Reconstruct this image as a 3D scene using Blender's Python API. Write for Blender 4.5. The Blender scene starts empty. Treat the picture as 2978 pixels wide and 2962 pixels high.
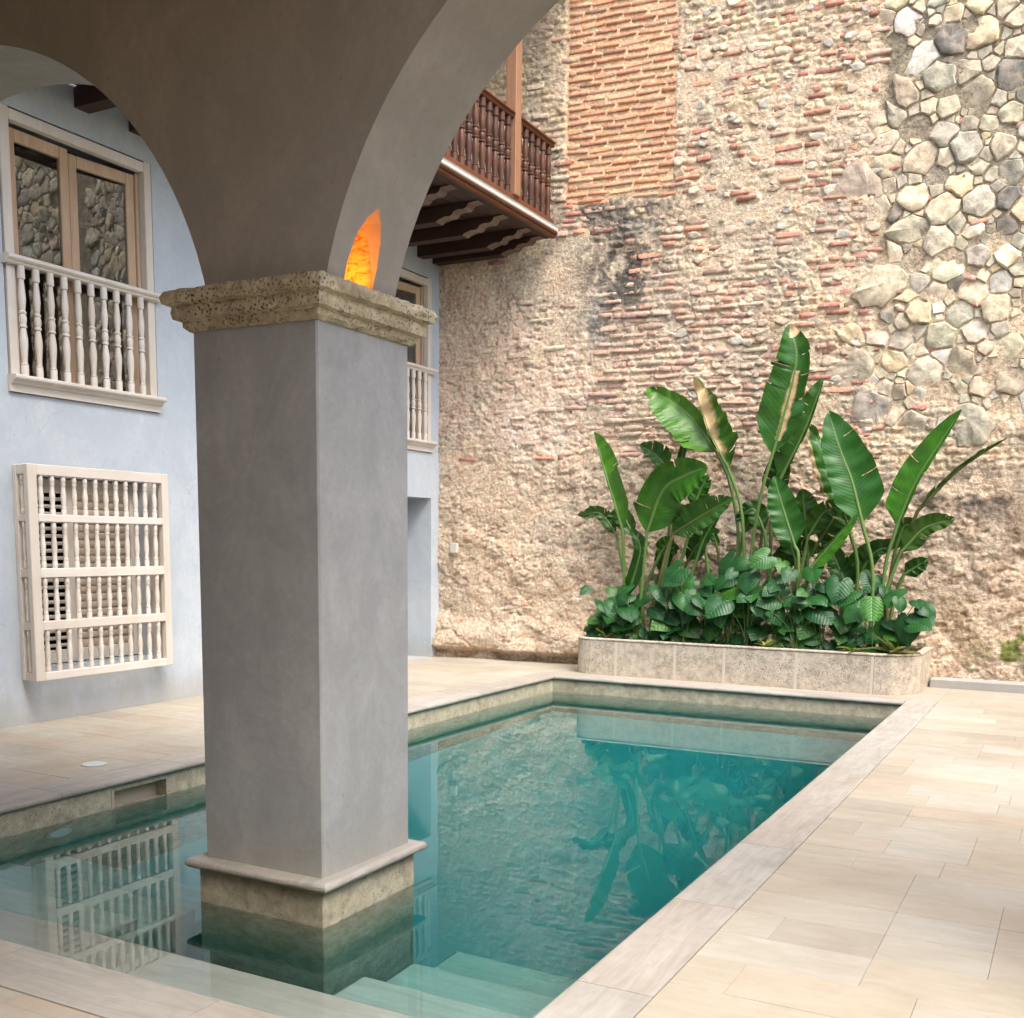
import bpy, bmesh, math, random
import numpy as np
from mathutils import Vector, Matrix
RAD = math.radians
random.seed(7)
scene = bpy.context.scene
COL = scene.collection

# ------------------------------------------------------------------ camera
YAW, PITCH, ROLL = 0.48693919, -0.1300856, 0.01126311
fwd = Vector((-math.sin(YAW)*math.cos(PITCH), math.cos(YAW)*math.cos(PITCH), math.sin(PITCH)))
rgt = Vector((math.cos(YAW), math.sin(YAW), 0)); upv = rgt.cross(fwd)
r2 = rgt*math.cos(ROLL) + upv*math.sin(ROLL); u2 = -rgt*math.sin(ROLL) + upv*math.cos(ROLL)
cam_data = bpy.data.cameras.new('camera'); cam = bpy.data.objects.new('camera', cam_data); COL.objects.link(cam)
mw = Matrix.Identity(4)
for i in range(3):
    mw[i][0] = r2[i]; mw[i][1] = u2[i]; mw[i][2] = -fwd[i]
mw[0][3], mw[1][3], mw[2][3] = 0, 0, 1.55
cam.matrix_world = mw
cam_data.sensor_fit = 'HORIZONTAL'; cam_data.sensor_width = 36
cam_data.lens = 3123.197/2978*36; cam_data.shift_y = (1985-1481)/2978
cam_data.clip_start = 0.05; cam_data.clip_end = 500
scene.camera = cam

# ------------------------------------------------------------------ sky, sun, exposure
SUN_EL, SUN_AZ = RAD(58), RAD(122)      # azimuth clockwise from +Y
world = bpy.data.worlds.new('World'); scene.world = world; world.use_nodes = True
nt = world.node_tree
bg = nt.nodes['Background']; sky = nt.nodes.new('ShaderNodeTexSky'); sky.sky_type = 'NISHITA'
sky.sun_disc = False; sky.sun_elevation = SUN_EL; sky.sun_rotation = SUN_AZ
sky.air_density = 1.0; sky.dust_density = 4.0; sky.ozone_density = 1.0
hsv = nt.nodes.new('ShaderNodeHueSaturation'); hsv.inputs['Saturation'].default_value = 0.65
nt.links.new(sky.outputs[0], hsv.inputs['Color']); nt.links.new(hsv.outputs[0], bg.inputs[0])
bg.inputs[1].default_value = 0.15
sun_d = bpy.data.lights.new('sun', 'SUN'); sun = bpy.data.objects.new('sun', sun_d); COL.objects.link(sun)
sun_d.energy = 0.82; sun_d.angle = RAD(35); sun_d.color = (1.0, 0.93, 0.82)
sdir = Vector((math.sin(SUN_AZ)*math.cos(SUN_EL), math.cos(SUN_AZ)*math.cos(SUN_EL), math.sin(SUN_EL)))
sun.rotation_euler = sdir.to_track_quat('Z', 'Y').to_euler()
scene.view_settings.view_transform = 'Standard'; scene.view_settings.look = 'None'
scene.view_settings.exposure = 1.70; scene.view_settings.gamma = 1.0
scene.render.engine = 'CYCLES'
cy = scene.cycles
cy.use_denoising = True; cy.max_bounces = 10; cy.diffuse_bounces = 6; cy.glossy_bounces = 4
cy.transmission_bounces = 8; cy.transparent_max_bounces = 8; cy.volume_bounces = 0
cy.caustics_refractive = True; cy.caustics_reflective = False; cy.sample_clamp_indirect = 6.0
cy.blur_glossy = 0.5

# ------------------------------------------------------------------ helpers
def link(o, parent=None):
    COL.objects.link(o)
    if parent is not None: o.parent = parent
    return o
def mesh_obj(name, verts, faces, mat=None, parent=None, smooth=False):
    me = bpy.data.meshes.new(name); me.from_pydata([tuple(v) for v in verts], [], [tuple(f) for f in faces]); me.update()
    if mat: me.materials.append(mat)
    if smooth: me.shade_smooth()
    return link(bpy.data.objects.new(name, me), parent)
def inst(name, me, parent=None, loc=(0,0,0), rot=(0,0,0), scale=(1,1,1), color=None):
    o = bpy.data.objects.new(name, me); o.location = loc; o.rotation_euler = rot; o.scale = scale
    if color: o.color = (*color, 1)
    return link(o, parent)
def empty(name, loc=(0,0,0)):
    o = bpy.data.objects.new(name, None); o.location = loc; o.empty_display_size = 0.1
    return link(o)
def tag(o, label, cat, group=None, kind=None):
    o['label'] = label; o['category'] = cat
    if group: o['group'] = group
    if kind: o['kind'] = kind
    return o
class MB:
    def __init__(s): s.v = []; s.f = []; s.c = []
    def add(s, v, f, c=None):
        n = len(s.v); s.v += [tuple(p) for p in v]; s.f += [tuple(i+n for i in q) for q in f]
        if c is not None: s.c += [c]*len(v)
    def box(s, a, b, bev=0.0):
        v, f = chamfer_box(a, b, bev) if bev else box_vf(a, b)
        s.add(v, f)
    def build(s, name, mat, parent=None, smooth=False):
        return mesh_obj(name, s.v, s.f, mat, parent, smooth)
def box_vf(a, b):
    (x0,y0,z0),(x1,y1,z1) = a, b
    v = [(x0,y0,z0),(x1,y0,z0),(x1,y1,z0),(x0,y1,z0),(x0,y0,z1),(x1,y0,z1),(x1,y1,z1),(x0,y1,z1)]
    return v, [(3,2,1,0),(4,5,6,7),(0,1,5,4),(1,2,6,5),(2,3,7,6),(3,0,4,7)]
def chamfer_box(a, b, e):
    bm = bmesh.new(); v, f = box_vf(a, b)
    vs = [bm.verts.new(p) for p in v]; [bm.faces.new([vs[i] for i in q]) for q in f]
    bmesh.ops.bevel(bm, geom=list(bm.edges), offset=e, segments=1, affect='EDGES', profile=0.5)
    bm.verts.index_update(); vv = [tuple(p.co) for p in bm.verts]; ff = [[q.index for q in p.verts] for p in bm.faces]
    bm.free(); return vv, ff
def box(name, a, b, mat, parent=None, bev=0.004):
    m = MB(); m.box(a, b, bev); return m.build(name, mat, parent)
def lathe(profile, seg=12):
    v, f = [], []
    for r, z in profile:
        for k in range(seg):
            t = 2*math.pi*k/seg; v.append((r*math.cos(t), r*math.sin(t), z))
    n = len(profile)
    for i in range(n-1):
        for k in range(seg):
            a = i*seg+k; b = i*seg+(k+1) % seg; f.append((a, b, b+seg, a+seg))
    f.append(tuple(reversed(range(seg)))); f.append(tuple(range((n-1)*seg, n*seg)))
    return v, f
def tube(pts, rad, seg=6):
    v, f = [], []; pts = [Vector(p) for p in pts]
    for i, p in enumerate(pts):
        d = (pts[min(i+1, len(pts)-1)] - pts[max(i-1, 0)]).normalized()
        a = d.cross(Vector((0.13, 1, 0.07))).normalized(); b = d.cross(a)
        r = rad[i] if hasattr(rad, '__len__') else rad
        for k in range(seg):
            t = 2*math.pi*k/seg; v.append(p + a*r*math.cos(t) + b*r*math.sin(t))
    for i in range(len(pts)-1):
        for k in range(seg):
            q = i*seg+k; w = i*seg+(k+1) % seg; f.append((q, w, w+seg, q+seg))
    return v, f
def extrude_profile(prof, length, axis='y'):
    """prof: list of (u, z), extruded along +axis from 0 to length; u on the other axis"""
    n = len(prof)
    if axis == 'y': v = [(u, 0, z) for u, z in prof] + [(u, length, z) for u, z in prof]
    else: v = [(0, u, z) for u, z in prof] + [(length, u, z) for u, z in prof]
    f = [(i, (i+1) % n, (i+1) % n+n, i+n) for i in range(n)] + [tuple(reversed(range(n))), tuple(range(n, 2*n))]
    return v, f
# --- numpy noise
def _hash(ix, iy, seed):
    n = (ix.astype(np.int64)*374761393 + iy.astype(np.int64)*668265263 + seed*1446649) & 0xffffffff
    n = ((n ^ (n >> 13))*1274126177) & 0xffffffff
    return ((n ^ (n >> 16)) & 0xffff)/65535.0
def vnoise(x, y, seed=0):
    ix = np.floor(x); iy = np.floor(y); fx = x-ix; fy = y-iy
    fx = fx*fx*(3-2*fx); fy = fy*fy*(3-2*fy)
    a = _hash(ix, iy, seed); b = _hash(ix+1, iy, seed); c = _hash(ix, iy+1, seed); d = _hash(ix+1, iy+1, seed)
    return (a*(1-fx)+b*fx)*(1-fy)+(c*(1-fx)+d*fx)*fy
def fbm(x, y, s, octv=4, seed=0, gain=0.5):
    t = 0; a = 1; n = 0; x = x/s; y = y/s
    for o in range(octv):
        t = t+a*vnoise(x, y, seed+o*17); n += a; a *= gain; x = x*2.03+5.2; y = y*2.03+1.7
    return t/n
def worley(x, y, s, seed=0):
    x = x/s; y = y/s; ix = np.floor(x); iy = np.floor(y)
    f1 = np.full(x.shape, 9.0); f2 = np.full(x.shape, 9.0); cid = np.zeros(x.shape)
    for dx in (-1, 0, 1):
        for dy in (-1, 0, 1):
            jx = ix+dx; jy = iy+dy
            px = jx+_hash(jx, jy, seed); py = jy+_hash(jx, jy, seed+91)
            d = np.hypot(px-x, py-y); h = _hash(jx, jy, seed+177)
            near = d < f1
            f2 = np.where(near, f1, np.minimum(f2, d)); cid = np.where(near, h, cid); f1 = np.where(near, d, f1)
    return f1, f2, cid
def sstep(a, b, x):
    t = np.clip((x-a)/(b-a), 0, 1); return t*t*(3-2*t)

# ------------------------------------------------------------------ materials
class NT:
    def __init__(s, name):
        s.m = bpy.data.materials.new(name); s.m.use_nodes = True; s.t = s.m.node_tree
        s.p = s.t.nodes['Principled BSDF']; s.out = s.t.nodes['Material Output']
    def n(s, typ, **kw):
        q = s.t.nodes.new(typ)
        for k, v in kw.items():
            if k in q.inputs: q.inputs[k].default_value = v
            else: setattr(q, k, v)
        return q
    def l(s, a, b): s.t.links.new(a, b)
    def coord(s, kind='Object', scale=(1,1,1), offset=None):
        tc = s.n('ShaderNodeTexCoord'); mp = s.n('ShaderNodeMapping'); mp.inputs['Scale'].default_value = scale
        s.l(tc.outputs[kind], mp.inputs['Vector'])
        if offset is not None: s.l(offset, mp.inputs['Location'])
        return mp.outputs['Vector']
    def noise(s, vec, scale, detail=5, rough=0.6, dist=0):
        q = s.n('ShaderNodeTexNoise', Scale=scale, Detail=detail, Roughness=rough, Distortion=dist); s.l(vec, q.inputs['Vector']); return q.outputs['Fac']
    def vor(s, vec, scale, feature='F1'):
        q = s.n('ShaderNodeTexVoronoi', Scale=scale, feature=feature); s.l(vec, q.inputs['Vector']); return q.outputs['Distance']
    def ramp(s, fac, stops):
        q = s.n('ShaderNodeValToRGB'); e = q.color_ramp.elements
        while len(e) < len(stops): e.new(0.5)
        for i, (p, c) in enumerate(stops):
            e[i].position = p; e[i].color = (*c, 1) if hasattr(c, '__len__') else (c, c, c, 1)
        s.l(fac, q.inputs['Fac']); return q.outputs['Color']
    def mix(s, fac, a, b, blend='MIX'):
        q = s.n('ShaderNodeMix', data_type='RGBA', blend_type=blend)
        for sock, val in ((q.inputs[0], fac), (q.inputs[6], a), (q.inputs[7], b)):
            if isinstance(val, (int, float)): sock.default_value = val
            elif hasattr(val, '__len__'): sock.default_value = (*val, 1)
            else: s.l(val, sock)
        return q.outputs[2]
    def math(s, op, a, b=0.0):
        q = s.n('ShaderNodeMath', operation=op)
        for sock, val in ((q.inputs[0], a), (q.inputs[1], b)):
            if isinstance(val, (int, float)): sock.default_value = val
            else: s.l(val, sock)
        return q.outputs[0]
    def bump(s, h, strength=0.3, dist=0.01, prev=None):
        q = s.n('ShaderNodeBump', Strength=strength, Distance=dist); s.l(h, q.inputs['Height'])
        if prev is not None: s.l(prev, q.inputs['Normal'])
        return q.outputs['Normal']
    def fin(s, col, rough=0.8, normal=None, spec=0.3):
        if isinstance(col, tuple): s.p.inputs['Base Color'].default_value = (*col, 1)
        else: s.l(col, s.p.inputs['Base Color'])
        if isinstance(rough, (int, float)): s.p.inputs['Roughness'].default_value = rough
        else: s.l(rough, s.p.inputs['Roughness'])
        s.p.inputs['Specular IOR Level'].default_value = spec
        if normal is not None: s.l(normal, s.p.inputs['Normal'])
        return s.m
def plaster(name, c1, c2, c3, streak=0.5):
    k = NT(name); v = k.coord(); vs = k.coord(scale=(1.6, 1.6, 0.45))
    a = k.noise(v, 1.1, 6, 0.6, 0.6); b = k.noise(vs, 3.0, 6, 0.65, 0.2); c = k.noise(v, 28, 5, 0.6)
    col = k.mix(k.ramp(a, [(0.35, 0.0), (0.68, 1.0)]), c1, c2)
    col = k.mix(k.math('MULTIPLY', k.ramp(b, [(0.48, 0.0), (0.75, 1.0)]), streak), col, c3)
    col = k.mix(0.12, col, k.ramp(c, [(0.3, 0.25), (0.7, 0.75)]), 'OVERLAY')
    tr = k.noise(k.coord(scale=(1.5, 1.5, 1.1)), 2.0, 9, 0.74, 0.5); col = k.mix(k.ramp(tr, [(0.40, 0.0), (0.60, 0.8)]), col, k.mix(0.5, c1, c3)); col = k.mix(k.ramp(k.noise(v, 0.8, 7, 0.72, 0.9), [(0.52, 0.0), (0.70, 0.5)]), col, c2)
    w = k.noise(v, 5, 4, 0.5)
    n = k.bump(w, 0.35, 0.02); n = k.bump(c, 0.12, 0.003, n)
    dv = k.n('ShaderNodeTexVoronoi', Scale=0.9, feature='DISTANCE_TO_EDGE'); wv_ = k.n('ShaderNodeVectorMath', operation='ADD'); nz_ = k.n('ShaderNodeTexNoise', Scale=2.5, Detail=5)
    k.l(v, nz_.inputs['Vector']); sc_n = k.n('ShaderNodeVectorMath', operation='SCALE'); sc_n.inputs['Scale'].default_value = 0.5; k.l(nz_.outputs['Color'], sc_n.inputs[0]); k.l(v, wv_.inputs[0]); k.l(sc_n.outputs[0], wv_.inputs[1]); k.l(wv_.outputs[0], dv.inputs['Vector'])
    crk = k.math('MULTIPLY', k.ramp(dv.outputs['Distance'], [(0.0, 1.0), (0.004, 0.0)]), k.ramp(k.noise(v, 1.3, 3, 0.5), [(0.52, 0.0), (0.60, 1.0)]))
    col = k.mix(k.math('MULTIPLY', crk, 0.35), col, (0.20, 0.19, 0.18))
    sz = k.n('ShaderNodeSeparateXYZ'); gp = k.n('ShaderNodeNewGeometry'); k.l(gp.outputs['Position'], sz.inputs[0])
    foot = k.math('SUBTRACT', k.math('ADD', sz.outputs[2], k.math('MULTIPLY', k.noise(k.coord(scale=(3, 3, 0.6)), 2.0, 5, 0.6), -0.55)), 0.0)
    col = k.mix(k.math('MULTIPLY', k.ramp(k.math('ADD', foot, 0.2), [(0.0, 1.0), (0.22, 0.0)]), 0.5), col, (0.36, 0.335, 0.29))
    sc = k.vor(k.coord(scale=(1, 1, 0.4)), 9.0)
    col = k.mix(k.math('MULTIPLY', k.ramp(sc, [(0.03, 1.0), (0.06, 0.0)]), 0.35), col, (0.16, 0.16, 0.16))
    return k.fin(col, 0.85, n)
M = {}
M['plaster_grey'] = plaster('grey lime plaster', (0.355, 0.363, 0.365), (0.455, 0.46, 0.455), (0.26, 0.266, 0.27))
M['plaster_warmed'] = plaster('grey plaster with warm bounce', (0.345, 0.32, 0.28), (0.42, 0.39, 0.34), (0.28, 0.26, 0.23))  # the grey plaster again, warm bounce light put into its colour
M['plaster_blue'] = plaster('pale blue lime plaster', (0.45, 0.505, 0.565), (0.52, 0.565, 0.61), (0.38, 0.44, 0.515), 0.4)
M['plaster_bounce'] = plaster('warm bounce plaster', (0.54, 0.41, 0.28), (0.58, 0.45, 0.31), (0.48, 0.36, 0.24))  # unseen surfaces, orange tone added to throw warm bounce onto the arcade
def travertine(name, base, light, dark, sx, sy, hue=0.5):
    k = NT(name); oi = k.n('ShaderNodeObjectInfo')
    off = k.n('ShaderNodeVectorMath', operation='SCALE'); cmb = k.n('ShaderNodeCombineXYZ')
    k.l(oi.outputs['Random'], cmb.inputs[0]); k.l(oi.outputs['Random'], cmb.inputs[1]); k.l(oi.outputs['Random'], cmb.inputs[2])
    k.l(cmb.outputs[0], off.inputs[0]); off.inputs['Scale'].default_value = 37.0
    v = k.coord(scale=(sx, sy, 1), offset=off.outputs[0]); vf = k.coord(offset=off.outputs[0])
    a = k.noise(v, 3.0, 7, 0.62, 0.8); b = k.noise(vf, 9, 6, 0.6, 0.5); c = k.noise(vf, 60, 3, 0.5)
    col = k.mix(k.ramp(a, [(0.3, 0.0), (0.7, 1.0)]), dark, light)
    col = k.mix(0.3, col, base)
    rnd = k.ramp(oi.outputs['Random'], [(0.0, (0.80, 0.77, 0.74)), (0.2, (1.0, 0.94, 0.84)), (0.4, (0.93, 0.95, 0.92)), (0.6, (1.0, 0.88, 0.78)), (0.8, (0.98, 0.99, 0.98)), (1.0, (1.06, 1.05, 1.02))])
    col = k.mix(hue, col, rnd, 'MULTIPLY')
    col = k.mix(k.math('MULTIPLY', k.ramp(b, [(0.5, 0.0), (0.72, 1.0)]), 0.35), col, dark)
    pits = k.ramp(k.noise(k.coord(scale=(sx*0.6, sy*0.6, 1), offset=off.outputs[0]), 42, 3, 0.6), [(0.70, 0.0), (0.76, 1.0)])
    col = k.mix(k.math('MULTIPLY', pits, 0.35), col, (0.30, 0.24, 0.17))
    ge = k.n('ShaderNodeNewGeometry'); wear = k.noise(ge.outputs['Position'], 0.9, 6, 0.65, 0.4)
    col = k.mix(0.8, col, k.ramp(wear, [(0.35, (0.80, 0.77, 0.73)), (0.6, (1.0, 1.0, 1.0))]), 'MULTIPLY')
    n = k.bump(b, 0.2, 0.005); n = k.bump(c, 0.15, 0.001, n)
    return k.fin(col, k.math('ADD', k.math('MULTIPLY', b, 0.25), 0.38), n, 0.4)
M['tile'] = travertine('travertine tile', (0.445, 0.415, 0.365), (0.485, 0.455, 0.405), (0.385, 0.345, 0.285), 1.2, 5.0, 0.8)
M['coping'] = travertine('vein cut travertine coping', (0.415, 0.395, 0.365), (0.50, 0.48, 0.45), (0.30, 0.275, 0.25), 7.0, 0.8, 0.5)
M['step'] = travertine('pale step stone', (0.60, 0.57, 0.51), (0.68, 0.65, 0.60), (0.48, 0.44, 0.38), 0.8, 7.0, 0.3)
def pitted(name, base, light, dark, pit, pscale, amount):
    k = NT(name); v = k.coord()
    a = k.noise(v, 4, 6, 0.65, 0.5); b = k.noise(v, 22, 5, 0.6)
    col = k.mix(k.ramp(a, [(0.32, 0.0), (0.68, 1.0)]), dark, light); col = k.mix(0.4, col, base)
    col = k.mix(0.55, col, k.ramp(k.noise(v, 13, 7, 0.72, 0.3), [(0.30, 0.18), (0.70, 0.80)]), 'OVERLAY')
    vv = k.vor(k.coord(scale=(1, 1, 1)), pscale); msk = k.ramp(k.noise(v, 2.6, 4, 0.6), [(0.38, 0.0), (0.62, 1.0)])
    p = k.math('MULTIPLY', k.ramp(vv, [(amount*0.6, 1.0), (amount, 0.0)]), msk)
    p2 = k.math('MULTIPLY', k.ramp(k.noise(v, pscale*1.3, 2, 0.5), [(0.66, 0.0), (0.72, 1.0)]), 0.6)
    p = k.math('MAXIMUM', p, p2)
    col = k.mix(k.math('MULTIPLY', p, 0.85), col, pit)
    n = k.bump(k.math('SUBTRACT', 1.0, p), 0.9, 0.01); n = k.bump(b, 0.4, 0.005, n)
    return k.fin(col, 0.85, n)
M['coral'] = pitted('coral stone', (0.47, 0.40, 0.27), (0.58, 0.51, 0.37), (0.38, 0.31, 0.19), (0.06, 0.033, 0.018), 58, 0.40)
M['planter'] = pitted('pitted limestone', (0.48, 0.425, 0.345), (0.54, 0.485, 0.405), (0.43, 0.36, 0.285), (0.10, 0.075, 0.05), 48, 0.30)
M['poolstone'] = pitted('mottled pool stone', (0.44, 0.40, 0.30), (0.54, 0.50, 0.39), (0.34, 0.29, 0.19), (0.18, 0.14, 0.07), 45, 0.16)
k = NT('pool lining'); v = k.coord(); a = k.noise(v, 3, 5, 0.6, 0.4); b = k.noise(v, 18, 4, 0.6)
M['lining'] = k.fin(k.mix(k.math('MULTIPLY', a, b), (0.40, 0.48, 0.45), (0.60, 0.67, 0.64)), 0.7, k.bump(b, 0.2, 0.005))
def wood(name, c1, c2, c3, rough=0.5, along='z', spec=0.4):
    k = NT(name); sc = {'z': (14, 14, 0.9), 'y': (14, 0.9, 14), 'x': (0.9, 14, 14)}[along]
    oi = k.n('ShaderNodeObjectInfo'); cmb = k.n('ShaderNodeCombineXYZ')
    for i in range(3): k.l(oi.outputs['Random'], cmb.inputs[i])
    sc2 = k.n('ShaderNodeVectorMath', operation='SCALE'); k.l(cmb.outputs[0], sc2.inputs[0]); sc2.inputs['Scale'].default_value = 23
    v = k.coord(scale=sc, offset=sc2.outputs[0]); a = k.noise(v, 2.0, 6, 0.6, 1.0); b = k.noise(k.coord(offset=sc2.outputs[0]), 3.0, 4, 0.6)
    col = k.mix(k.ramp(a, [(0.35, 0.0), (0.65, 1.0)]), c1, c2); col = k.mix(k.ramp(b, [(0.45, 0.0), (0.75, 0.7)]), col, c3)
    col = k.mix(k.math('MULTIPLY', oi.outputs['Random'], 0.45), col, c3)
    return k.fin(col, rough, k.bump(a, 0.15, 0.002), spec)
M['wood_pale'] = wood('bleached pale wood', (0.64, 0.595, 0.54), (0.70, 0.665, 0.62), (0.56, 0.49, 0.415), 0.65)
M['wood_pale_h'] = wood('bleached pale wood rails', (0.64, 0.595, 0.54), (0.70, 0.665, 0.62), (0.58, 0.51, 0.44), 0.65, 'y')
M['wood_sash'] = wood('tan cedar sash', (0.46, 0.31, 0.20), (0.56, 0.42, 0.30), (0.40, 0.26, 0.16), 0.6)
M['wood_tan'] = wood('tan shutter wood', (0.56, 0.46, 0.36), (0.62, 0.53, 0.44), (0.50, 0.40, 0.31), 0.65, 'y')
M['wood_red'] = wood('varnished red brown wood', (0.085, 0.033, 0.018), (0.14, 0.054, 0.027), (0.035, 0.020, 0.016), 0.38, 'z', 0.3)
M['wood_red_h'] = wood('varnished red brown rails', (0.115, 0.042, 0.019), (0.165, 0.063, 0.028), (0.085, 0.033, 0.017), 0.5, 'y', 0.25)
M['wood_dark'] = wood('dark wood beams', (0.04, 0.016, 0.009), (0.065, 0.026, 0.014), (0.022, 0.012, 0.009), 0.6, 'x', 0.4)  # near-black brown for floor boards, corbels and eave
M['wood_post'] = wood('orange brown post wood', (0.28, 0.145, 0.08), (0.35, 0.195, 0.115), (0.23, 0.11, 0.058), 0.45)
M['wood_grey'] = wood('weathered corbel end wood', (0.16, 0.11, 0.085), (0.23, 0.17, 0.13), (0.10, 0.06, 0.045), 0.55, 'x')
M['white'] = NT('white painted moulding').fin((0.72, 0.69, 0.64), 0.5)
M['room_shade'] = NT('painted room shade').fin((0.03, 0.028, 0.025), 0.9)  # near-black stands in for the shade inside the rooms
M['plastic'] = NT('pale plastic').fin((0.62, 0.58, 0.52), 0.5)
M['lid'] = NT('white plastic lid').fin((0.55, 0.57, 0.58), 0.45)
M['soil'] = NT('dark soil').fin((0.03, 0.022, 0.015), 0.95)
k = NT('window glass'); k.p.inputs['Transmission Weight'].default_value = 1.0; k.p.inputs['IOR'].default_value = 1.9
M['glass'] = k.fin((0.85, 0.9, 0.9), 0.0, None, 0.5)
k = NT('masonry surface'); at_ = k.n('ShaderNodeVertexColor', layer_name='Col'); v = k.coord()
b = k.noise(v, 26, 6, 0.65); c = k.noise(v, 90, 4, 0.6); d = k.noise(v, 7, 5, 0.6)
col = k.mix(0.75, at_.outputs['Color'], k.ramp(b, [(0.28, 0.12), (0.72, 0.85)]), 'OVERLAY')  # dark speckle puts fine crevice shadow into the colour
col = k.mix(0.35, col, k.ramp(c, [(0.30, 0.2), (0.65, 0.78)]), 'OVERLAY')
col = k.mix(0.4, col, k.ramp(d, [(0.3, 0.25), (0.7, 0.75)]), 'OVERLAY')
M['masonry'] = k.fin(col, 0.92, k.bump(c, 0.8, 0.010, k.bump(b, 1.0, 0.035)), 0.15)
def piece_mat(name, sc, use_attr=False):
    k = NT(name); v = k.coord('Object')
    if use_attr: src = k.n('ShaderNodeVertexColor', layer_name='Col').outputs['Color']; g = v
    else:
        oi = k.n('ShaderNodeObjectInfo'); src = oi.outputs['Color']
        ge = k.n('ShaderNodeNewGeometry'); g = ge.outputs['Position']
    b = k.noise(g, sc, 6, 0.65, 0.3); c = k.noise(g, sc*4, 4, 0.6)
    col = k.mix(0.7, src, k.ramp(b, [(0.28, 0.2), (0.72, 0.8)]), 'OVERLAY')
    dust = k.ramp(k.noise(g, sc*0.35, 4, 0.6), [(0.48, 0.0), (0.70, 1.0)])
    col = k.mix(k.math('MULTIPLY', dust, 0.4), col, (0.54, 0.43, 0.33))
    return k.fin(col, 0.9, k.bump(c, 0.5, 0.006, k.bump(b, 0.6, 0.02)), 0.15)
M['brick'] = piece_mat('old fired brick', 24); M['brick_mass'] = piece_mat('old fired brick mass', 24, True)
M['stone'] = piece_mat('rubble stone', 14); M['stone_mass'] = piece_mat('rubble stone mass', 14, True)
def leafmat(name, base, edge, vein, gloss=0.35, attr=True):
    k = NT(name)
    oi = k.n('ShaderNodeObjectInfo')
    if attr:
        at_ = k.n('ShaderNodeVertexColor', layer_name='leaf'); sp = k.n('ShaderNodeSeparateColor'); k.l(at_.outputs['Color'], sp.inputs[0])
        u, vv, dry = sp.outputs[0], sp.outputs[1], sp.outputs[2]
        w = k.n('ShaderNodeMath', operation='SINE'); k.l(k.math('MULTIPLY', k.math('SUBTRACT', u, k.math('MULTIPLY', vv, 0.10)), 190.0), w.inputs[0])
        ribs = k.math('ADD', k.math('MULTIPLY', w.outputs[0], 0.5), 0.5)
    ge = k.n('ShaderNodeNewGeometry')
    n1 = k.noise(ge.outputs['Position'], 9, 4, 0.6)
    col = k.mix(k.ramp(n1, [(0.35, 0.0), (0.65, 1.0)]), base, edge)
    col = k.mix(0.8, col, k.ramp(oi.outputs['Random'], [(0, (0.55, 0.70, 0.80)), (0.5, (1, 1, 1)), (1, (1.55, 1.30, 0.75))]), 'MULTIPLY')
    if attr:
        col = k.mix(1.0, col, oi.outputs['Color'], 'MULTIPLY')
        col = k.mix(k.math('MULTIPLY', ribs, 0.10), col, vein)
        col = k.mix(k.ramp(vv, [(0.03, 1.0), (0.075, 0.0)]), col, vein)
        col = k.mix(k.ramp(k.math('ADD', dry, k.math('MULTIPLY', k.math('SUBTRACT', n1, 0.5), 0.6)), [(0.35, 0.0), (0.55, 1.0)]), col, k.mix(n1, (0.50, 0.30, 0.13), (0.66, 0.50, 0.30)))
        k.fin(col, gloss, k.bump(ribs, 0.15, 0.006), 0.35)
    else:
        cx = k.n('ShaderNodeTexCoord'); sx = k.n('ShaderNodeSeparateXYZ'); k.l(cx.outputs['Object'], sx.inputs[0])
        ax = k.math('ABSOLUTE', sx.outputs[0])
        w = k.n('ShaderNodeMath', operation='SINE'); k.l(k.math('MULTIPLY', k.math('SUBTRACT', sx.outputs[1], k.math('MULTIPLY', ax, 0.8)), 40.0), w.inputs[0])
        ribs = k.ramp(w.outputs[0], [(0.9, 0.0), (1.0, 1.0)])
        col = k.mix(k.math('MULTIPLY', ribs, 0.35), col, vein)
        col = k.mix(k.ramp(ax, [(0.008, 0.7), (0.022, 0.0)]), col, vein)
        k.fin(col, gloss, k.bump(w.outputs[0], 0.15, 0.01), 0.35)
    tr = k.n('ShaderNodeBsdfTranslucent'); k.l(k.mix(0.5, col, (0.16, 0.30, 0.03)), tr.inputs[0]); mx = k.n('ShaderNodeMixShader'); mx.inputs[0].default_value = 0.16
    k.l(k.p.outputs[0], mx.inputs[1]); k.l(tr.outputs[0], mx.inputs[2]); k.l(mx.outputs[0], k.out.inputs['Surface'])
    return k.m
M['banana'] = leafmat('banana leaf', (0.016, 0.078, 0.012), (0.030, 0.118, 0.015), (0.12, 0.22, 0.05))
M['taro'] = leafmat('taro leaf', (0.011, 0.066, 0.020), (0.019, 0.102, 0.024), (0.05, 0.15, 0.05), 0.38, False)
M['fresh'] = leafmat('fresh leaf', (0.028, 0.125, 0.018), (0.045, 0.165, 0.025), (0.12, 0.25, 0.07), 0.35, False)
M['varieg'] = leafmat('variegated leaf', (0.24, 0.33, 0.06), (0.46, 0.48, 0.18), (0.45, 0.48, 0.25), 0.4, False)
M['stalk'] = NT('green stalk').fin((0.11, 0.19, 0.05), 0.45)
M['stalk_b'] = NT('brown green stalk').fin((0.10, 0.10, 0.035), 0.5)
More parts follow.
